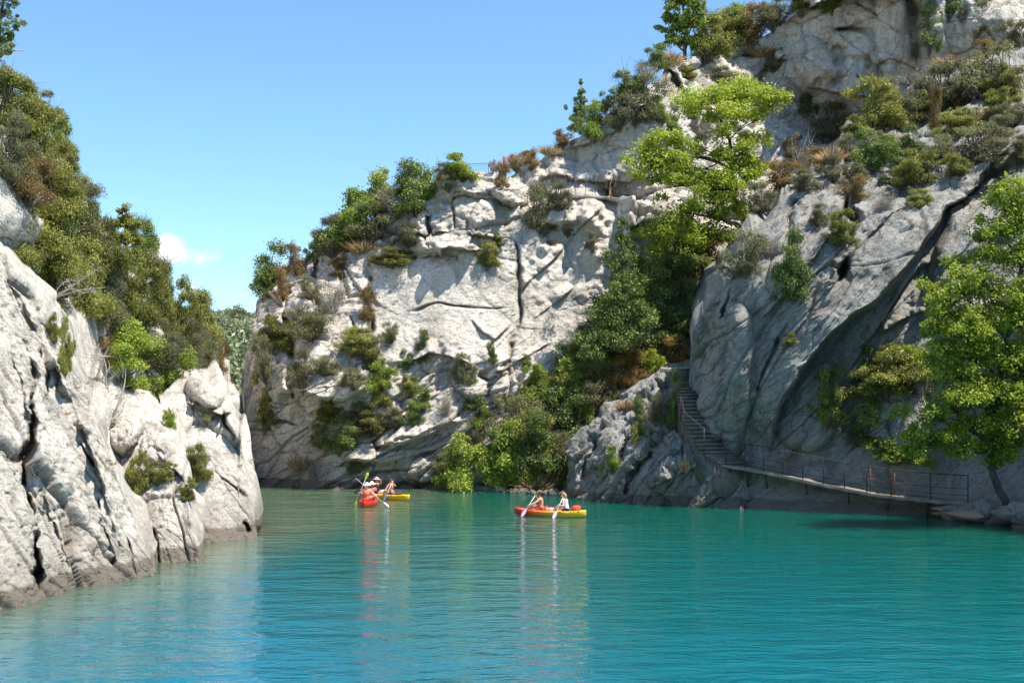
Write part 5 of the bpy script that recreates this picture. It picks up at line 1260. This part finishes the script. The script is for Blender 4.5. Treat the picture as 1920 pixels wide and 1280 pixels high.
    if top and top[1] == 'bikini':
        a, c = skin_mesh([V[2] - z * .015, V[2] + z * .02], [(0, 1)], [R[2] + .006] * 2, 1); a = [(x[0], x[1], V[2].z + (x[2] - V[2].z) * .16) for x in a]; mesh_np('bikini_top', a, c, simple('bikini_cloth', top[0], .8), r, smooth=True)
    elif top: garment('shirt', top[0], [0, 1, 2, 3], arms=.5 if top[1] == 'tee' else .12)
    if vest: garment('life_vest', vest, [1, 2, 3], extra=.045, arms=.08)
    if bottom:
        vv = [V[0], V[12], V[12].lerp(V[13], .55), V[20], V[20].lerp(V[21], .55)]; a, c = skin_mesh(vv, [(0, 1), (1, 2), (0, 3), (3, 4)], [R[0] + g, .105 * k, .09 * k, .105 * k, .09 * k]); mesh_np('shorts', a, c, simple('shorts_cloth', bottom, .8, .1), r, smooth=True)
    tag(r, label, 'person'); return r
M_eye = simple('eye_dark', (.03, .02, .02), .3); M_lip = simple('lips', (.40, .13, .10), .5)

# ---------------------------------------------------------------- kayaks and paddles
def kayak_mat(name, stops):
    m, t, b = nodes(name); tc = N(t, 'ShaderNodeTexCoord'); sx = N(t, 'ShaderNodeSeparateXYZ'); t.links.new(tc.outputs['Object'], sx.inputs[0])
    n = N(t, 'ShaderNodeTexNoise', i_Scale=2.5, i_Detail=3.0); t.links.new(tc.outputs['Object'], n.inputs['Vector'])
    a = N(t, 'ShaderNodeMath', operation='MULTIPLY_ADD'); t.links.new(n.outputs[0], a.inputs[0]); a.inputs[1].default_value = .5; t.links.new(sx.outputs['X'], a.inputs[2])
    mr = N(t, 'ShaderNodeMapRange'); t.links.new(a.outputs[0], mr.inputs[0]); mr.inputs[1].default_value = -1.7; mr.inputs[2].default_value = 2.1
    t.links.new(ramp(t, mr.outputs[0], stops), b.inputs['Base Color']); b.inputs['Roughness'].default_value = .32; return m
def kayak(loc, bow, L, W, mat, label, seat_x, seat_col, marks=True):
    r = empty('kayak', loc); bw = Vector(bow); r.rotation_euler = (0, 0, math.atan2(bw.y, bw.x)); n = 30; rows = []
    for i in range(n + 1):
        u = -1 + 2 * i / n; x = u * L / 2; w_ = W / 2 * (1 - abs(u) ** 2.6) ** .62 + .012; ri = .08 * abs(u) ** 3.2; zb = -.10 + .16 * abs(u) ** 4; zg = .25 + ri * .9; tip = 1 - abs(u) ** 3
        zf = zg - (.17 if abs(u) < .72 else .17 * max(0, (.86 - abs(u)) / .14))
        ring = [(0, zb), (.55, zb + .02), (.92, zb + .12), (1., zg - .06), (.95, zg), (.80, zg + .01), (.68, (zf + zg) / 2), (.55, zf), (.0, zf + .015)]
        pts = [(x, w_ * a, c) for a, c in ring] + [(x, -w_ * a, c) for a, c in ring[::-1][1:-1]]
        rows.append(pts)
    k = len(rows[0]); V = [p for q in rows for p in q]; Fq = [[i * k + j, (i + 1) * k + j, (i + 1) * k + (j + 1) % k, i * k + (j + 1) % k] for i in range(n) for j in range(k)] + [list(range(k)), [n * k + j for j in range(k)][::-1]]
    mesh_np('hull', V, Fq, mat, r, smooth=True)
    for sx_ in seat_x:
        m = MB(); m.box((sx_ - .24, 0, .32), (.05, .38, .20), Matrix.Rotation(-.18, 3, 'Y')); m.build('seat_back', simple('seat_pad', seat_col, .7), r)
    for s in (-1, 1):
        m = MB(); m.tube([(s * (L / 2 - .12), -.05, .32), (s * (L / 2 - .08), 0, .355), (s * (L / 2 - .12), .05, .32)], .012, 5); m.build('carry_handle', M_black, r)
    if marks:
        m = MB()
        for sd in (1, -1):
            for q, (xx, ww) in enumerate(((-L / 2 + .30, .10), (-L / 2 + .48, .08), (-L / 2 + .62, .05), (-L / 2 + .95, .09), (-L / 2 + 1.06, .05))):
                u = abs(xx / (L / 2)); yy = W / 2 * (1 - u ** 2.6) ** .62 + .016; zz = .25 + .08 * u ** 3.2 * .9 - .035
                m.box((xx, sd * yy, zz), (ww, .006, .035 if q % 2 else .05), Matrix.Rotation(sd * -.0, 3, 'Z'))
        m.build('printed_marks', M_black, r)
    tag(r, label, 'kayak', 'kayaks on the river'); return r
M_black = simple('black_plastic', (.02, .02, .022), .5)
def paddle(p0, p1, label, c0=None, c1=None, shaft=(.75, .72, .70), grip=None):
    """from p0 to p1; c0/c1 blade colours at either end (None: no blade)"""
    a, b = Vector(p0), Vector(p1); d = (b - a).normalized(); r = empty('paddle', a); L = (b - a).length
    m = MB(); m.tube([Vector((0, 0, 0)) + d * (.25 if c0 else 0), d * (L - (.25 if c1 else 0))], .014, 7); m.build('shaft', simple('paddle_shaft', shaft, .4, .05), r)
    cd = Vector((0, -1, 0)); sd = d.cross(cd).normalized(); nn = sd.cross(d)
    for c, o_, dd in ((c0, Vector((0, 0, 0)), d), (c1, d * L, -d)):
        if not c: continue
        m = MB(); V = []; prof = [(0, .03), (.05, .07), (.13, .085), (.24, .08), (.34, .045), (.40, .02)]
        for t, w_ in prof:
            for q, th in ((-1, 0), (0, .012), (1, 0), (0, -.012)): V.append(o_ + dd * t + sd * w_ * q + nn * (th + .02 * abs(q)))
        m.add(V, [[i * 4 + j, (i + 1) * 4 + j, (i + 1) * 4 + (j + 1) % 4, i * 4 + (j + 1) % 4] for i in range(5) for j in range(4)] + [[0, 1, 2, 3], [23, 22, 21, 20]]); m.build('blade', simple('blade_plastic', c, .45, .05), r, True)
    if grip:
        m = MB(); m.tube([-sd * .06, sd * .06], .022, 6); m.build('grip', simple('grip_plastic', grip, .5), r)
    tag(r, label, 'paddle', 'paddles'); return r
Mk_ry = kayak_mat('red_to_yellow_plastic', [(0., (.80, .52, .02)), (.45, (.78, .40, .02)), (.75, (.62, .07, .02)), (1., (.62, .02, .03))])
Mk_red = kayak_mat('red_plastic', [(0., (.72, .04, .02)), (1., (.62, .02, .02))]); Mk_yel = kayak_mat('yellow_plastic', [(0., (.82, .52, .02)), (.6, (.80, .40, .02)), (1., (.7, .2, .02))])
# red to yellow kayak with two women
bA = Vector((-2.9, 1.15, 0)); cA = Vector((1.70, 51.0, 0)); ua = bA.normalized()
kayak(cA, bA, 3.4, .82, Mk_ry, 'red to yellow two seat kayak with two women, on the right', (.42, -1.05), (.70, .06, .03))
h0, h1 = P(978, 968, 50.5), P(1005, 926, 51.0)
paddle(h0, h1, 'pink bladed paddle of the dark haired woman, touching the water at left', c0=(.80, .42, .55), grip=(.75, .2, .35))
s1 = cA + ua * .42 + Vector((0, 0, .16))
person(s1, bA, 'dark haired person with bare back paddling at the front of the red yellow kayak', hands=(h0.lerp(h1, .52), h0.lerp(h1, .97)), hair='bun', hair_col=(.035, .02, .015), top=((.70, .06, .10), 'bikini'), bottom=(.70, .05, .10), female=True, lean=.02)
h0, h1 = P(1037, 972, 49.7), P(1056, 931, 50.6)
paddle(h0, h1, 'pink bladed paddle of the blond paddler in the red to yellow kayak', c0=(.80, .45, .58), grip=(.75, .2, .35))
s2 = cA - ua * .80 + Vector((0, 0, .16))
person(s2, bA, 'blond person in white top paddling at the back of the red yellow kayak', hands=(h0.lerp(h1, .62), h0.lerp(h1, .97)), hair='long', hair_col=(.38, .22, .09), top=((.80, .78, .78), 'tank'), bottom=(.04, .05, .10), female=True, lean=.12, skin=M_skin2)
m = MB(); m.ellip((0, 0, .16), (.22, .16, .19), 12, 8); m.ellip((.1, .02, .24), (.14, .12, .10), 10, 6); o = m.build('life_jacket', simple('red_foam', (.75, .05, .02), .7), None, True); o.location = s2 - ua * .42 + Vector((0, -.05, .02)); tag(o, 'red life jacket lying behind the blond paddler', 'life jacket')
m = MB(); m.ellip((0, 0, .10), (.20, .16, .13), 12, 8); m.ellip((.2, 0, .08), (.13, .13, .10), 10, 6); m.ellip((-.16, .05, .10), (.12, .12, .11), 10, 6); o = m.build('towel', simple('patterned_towel', (.62, .30, .38), .9, .5, 9), None, True); o.location = s1 - ua * .48 + Vector((0, 0, .0)); tag(o, 'crumpled pink and white towel between the two women', 'towel')
# red kayak seen from behind
bB = Vector((-.01, 1, 0)); cB = Vector((-7.1, 56.4, 0)); ub = bB.normalized()
kayak(cB, bB, 3.7, .84, Mk_red, 'red kayak seen from its stern, left of the others', (-.95, .45), (.55, .06, .03), marks=False)
h0, h1 = P(729, 951, 54.6), P(667, 896, 55.6)
paddle(h0, h1, 'white shafted paddle slanting across the back of the red kayak', c0=(.62, .60, .52), shaft=(.5, .5, .48))
s3 = cB - ub * .85 + Vector((0, 0, .16))
person(s3, bB, 'person in coral life vest and beige sun hat at the back of the red kayak', hands=(h0.lerp(h1, .68), h0.lerp(h1, .30)), hat=(.72, .66, .54), top=((.68, .16, .10), 'tee'), vest=(.85, .24, .14), bottom=(.25, .03, .03), lean=.04, size=1.04)
h0, h1 = P(663, 953, 56.8), P(690, 886, 56.6)
paddle(h0, h1, 'paddle with yellow blades, one raised high above the red kayak', c0=(.70, .72, .05), c1=(.78, .80, .05))
s4 = cB + ub * .40 + Vector((0.10, 0, .16))
person(s4, bB, 'person in a white sun hat at the front of the red kayak', hands=(h0.lerp(h1, .45), h0.lerp(h1, .66)), hat=(.82, .78, .70), top=((.60, .14, .10), 'tee'), bottom=(.1, .1, .1), lean=.0, size=1.0)
# yellow kayak
bC = Vector((-2.2, 1.9, 0)); cC = Vector((-6.62, 59.6, 0)); uc = bC.normalized()
kayak(cC, bC, 3.6, .82, Mk_yel, 'yellow kayak partly hidden behind the red one', (.42, -.75), (.05, .05, .05))
s5 = cC - uc * .50 + Vector((0, 0, .16)); h0, h1 = P(719, 938, 58.6), P(737, 901, 59.2)
paddle(h0, h1, 'paddle with a violet blade, dipped beside the yellow kayak', c0=(.10, .10, .25), shaft=(.8, .76, .7))
person(s5, bC, 'bare backed person with dark hair at the back of the yellow kayak', hands=(h0.lerp(h1, .45), h0.lerp(h1, .93)), hair='short', hair_col=(.06, .03, .025), bottom=(.08, .06, .14), lean=.10)
s6 = cC + uc * .62 + Vector((0, 0, .16)); h0, h1 = P(664, 923, 59.0), P(719, 897, 59.4)
paddle(h0, h1, 'dark paddle held up behind the red kayak', c0=(.02, .02, .025), shaft=(.06, .05, .05))
person(s6, bC, 'person in a dark shirt and pinkish hat at the front of the yellow kayak', hands=(h0.lerp(h1, .60), h0.lerp(h1, .95)), hat=(.55, .36, .36), top=((.07, .035, .04), 'tee'), bottom=(.05, .05, .06), lean=.05)
m = MB(); m.ellip((0, 0, .15), (.26, .17, .18), 12, 8); m.ellip((.18, 0, .2), (.14, .12, .12), 10, 6); o = m.build('bag', simple('white_bag', (.80, .76, .76), .8), None, True); o.location = cC + uc * .18 + Vector((0, 0, .14)); tag(o, 'white bag lying in the middle of the yellow kayak', 'bag')
m = MB(); m.ellip((0, 0, .10), (.16, .12, .12), 10, 6); m.add([(-.14, -.06, .1), (.16, -.06, .1), (.02, 0, .40), (.0, .12, .1)], [[0, 1, 2], [1, 3, 2], [3, 0, 2], [0, 3, 1]]); o = m.build('towel', simple('turquoise_cloth', (.02, .50, .55), .8), None, False); o.location = cC - uc * .08 + Vector((.05, -.12, .20)); tag(o, 'turquoise cloth draped beside the bag in the yellow kayak', 'towel')
# walkers
person(P(1145, 371, YP + .75), (-1, -.35, 0), 'walker in a black top and dark shorts on the high cliff path', pose='walk', hair='short', hair_col=(.02, .015, .012), top=((.02, .02, .025), 'tank'), bottom=(.06, .04, .04), skin=M_skin)
person(P(442, 775.5, 118.8), (-1, -.4, 0), 'person in an orange top leaning on the far footbridge railing', pose='stand', hands=(P(436, 758, 118.3), P(435, 759, 118.5)), hair='short', hair_col=(.35, .2, .12), top=((.70, .12, .04), 'tee'), bottom=(.40, .12, .06))
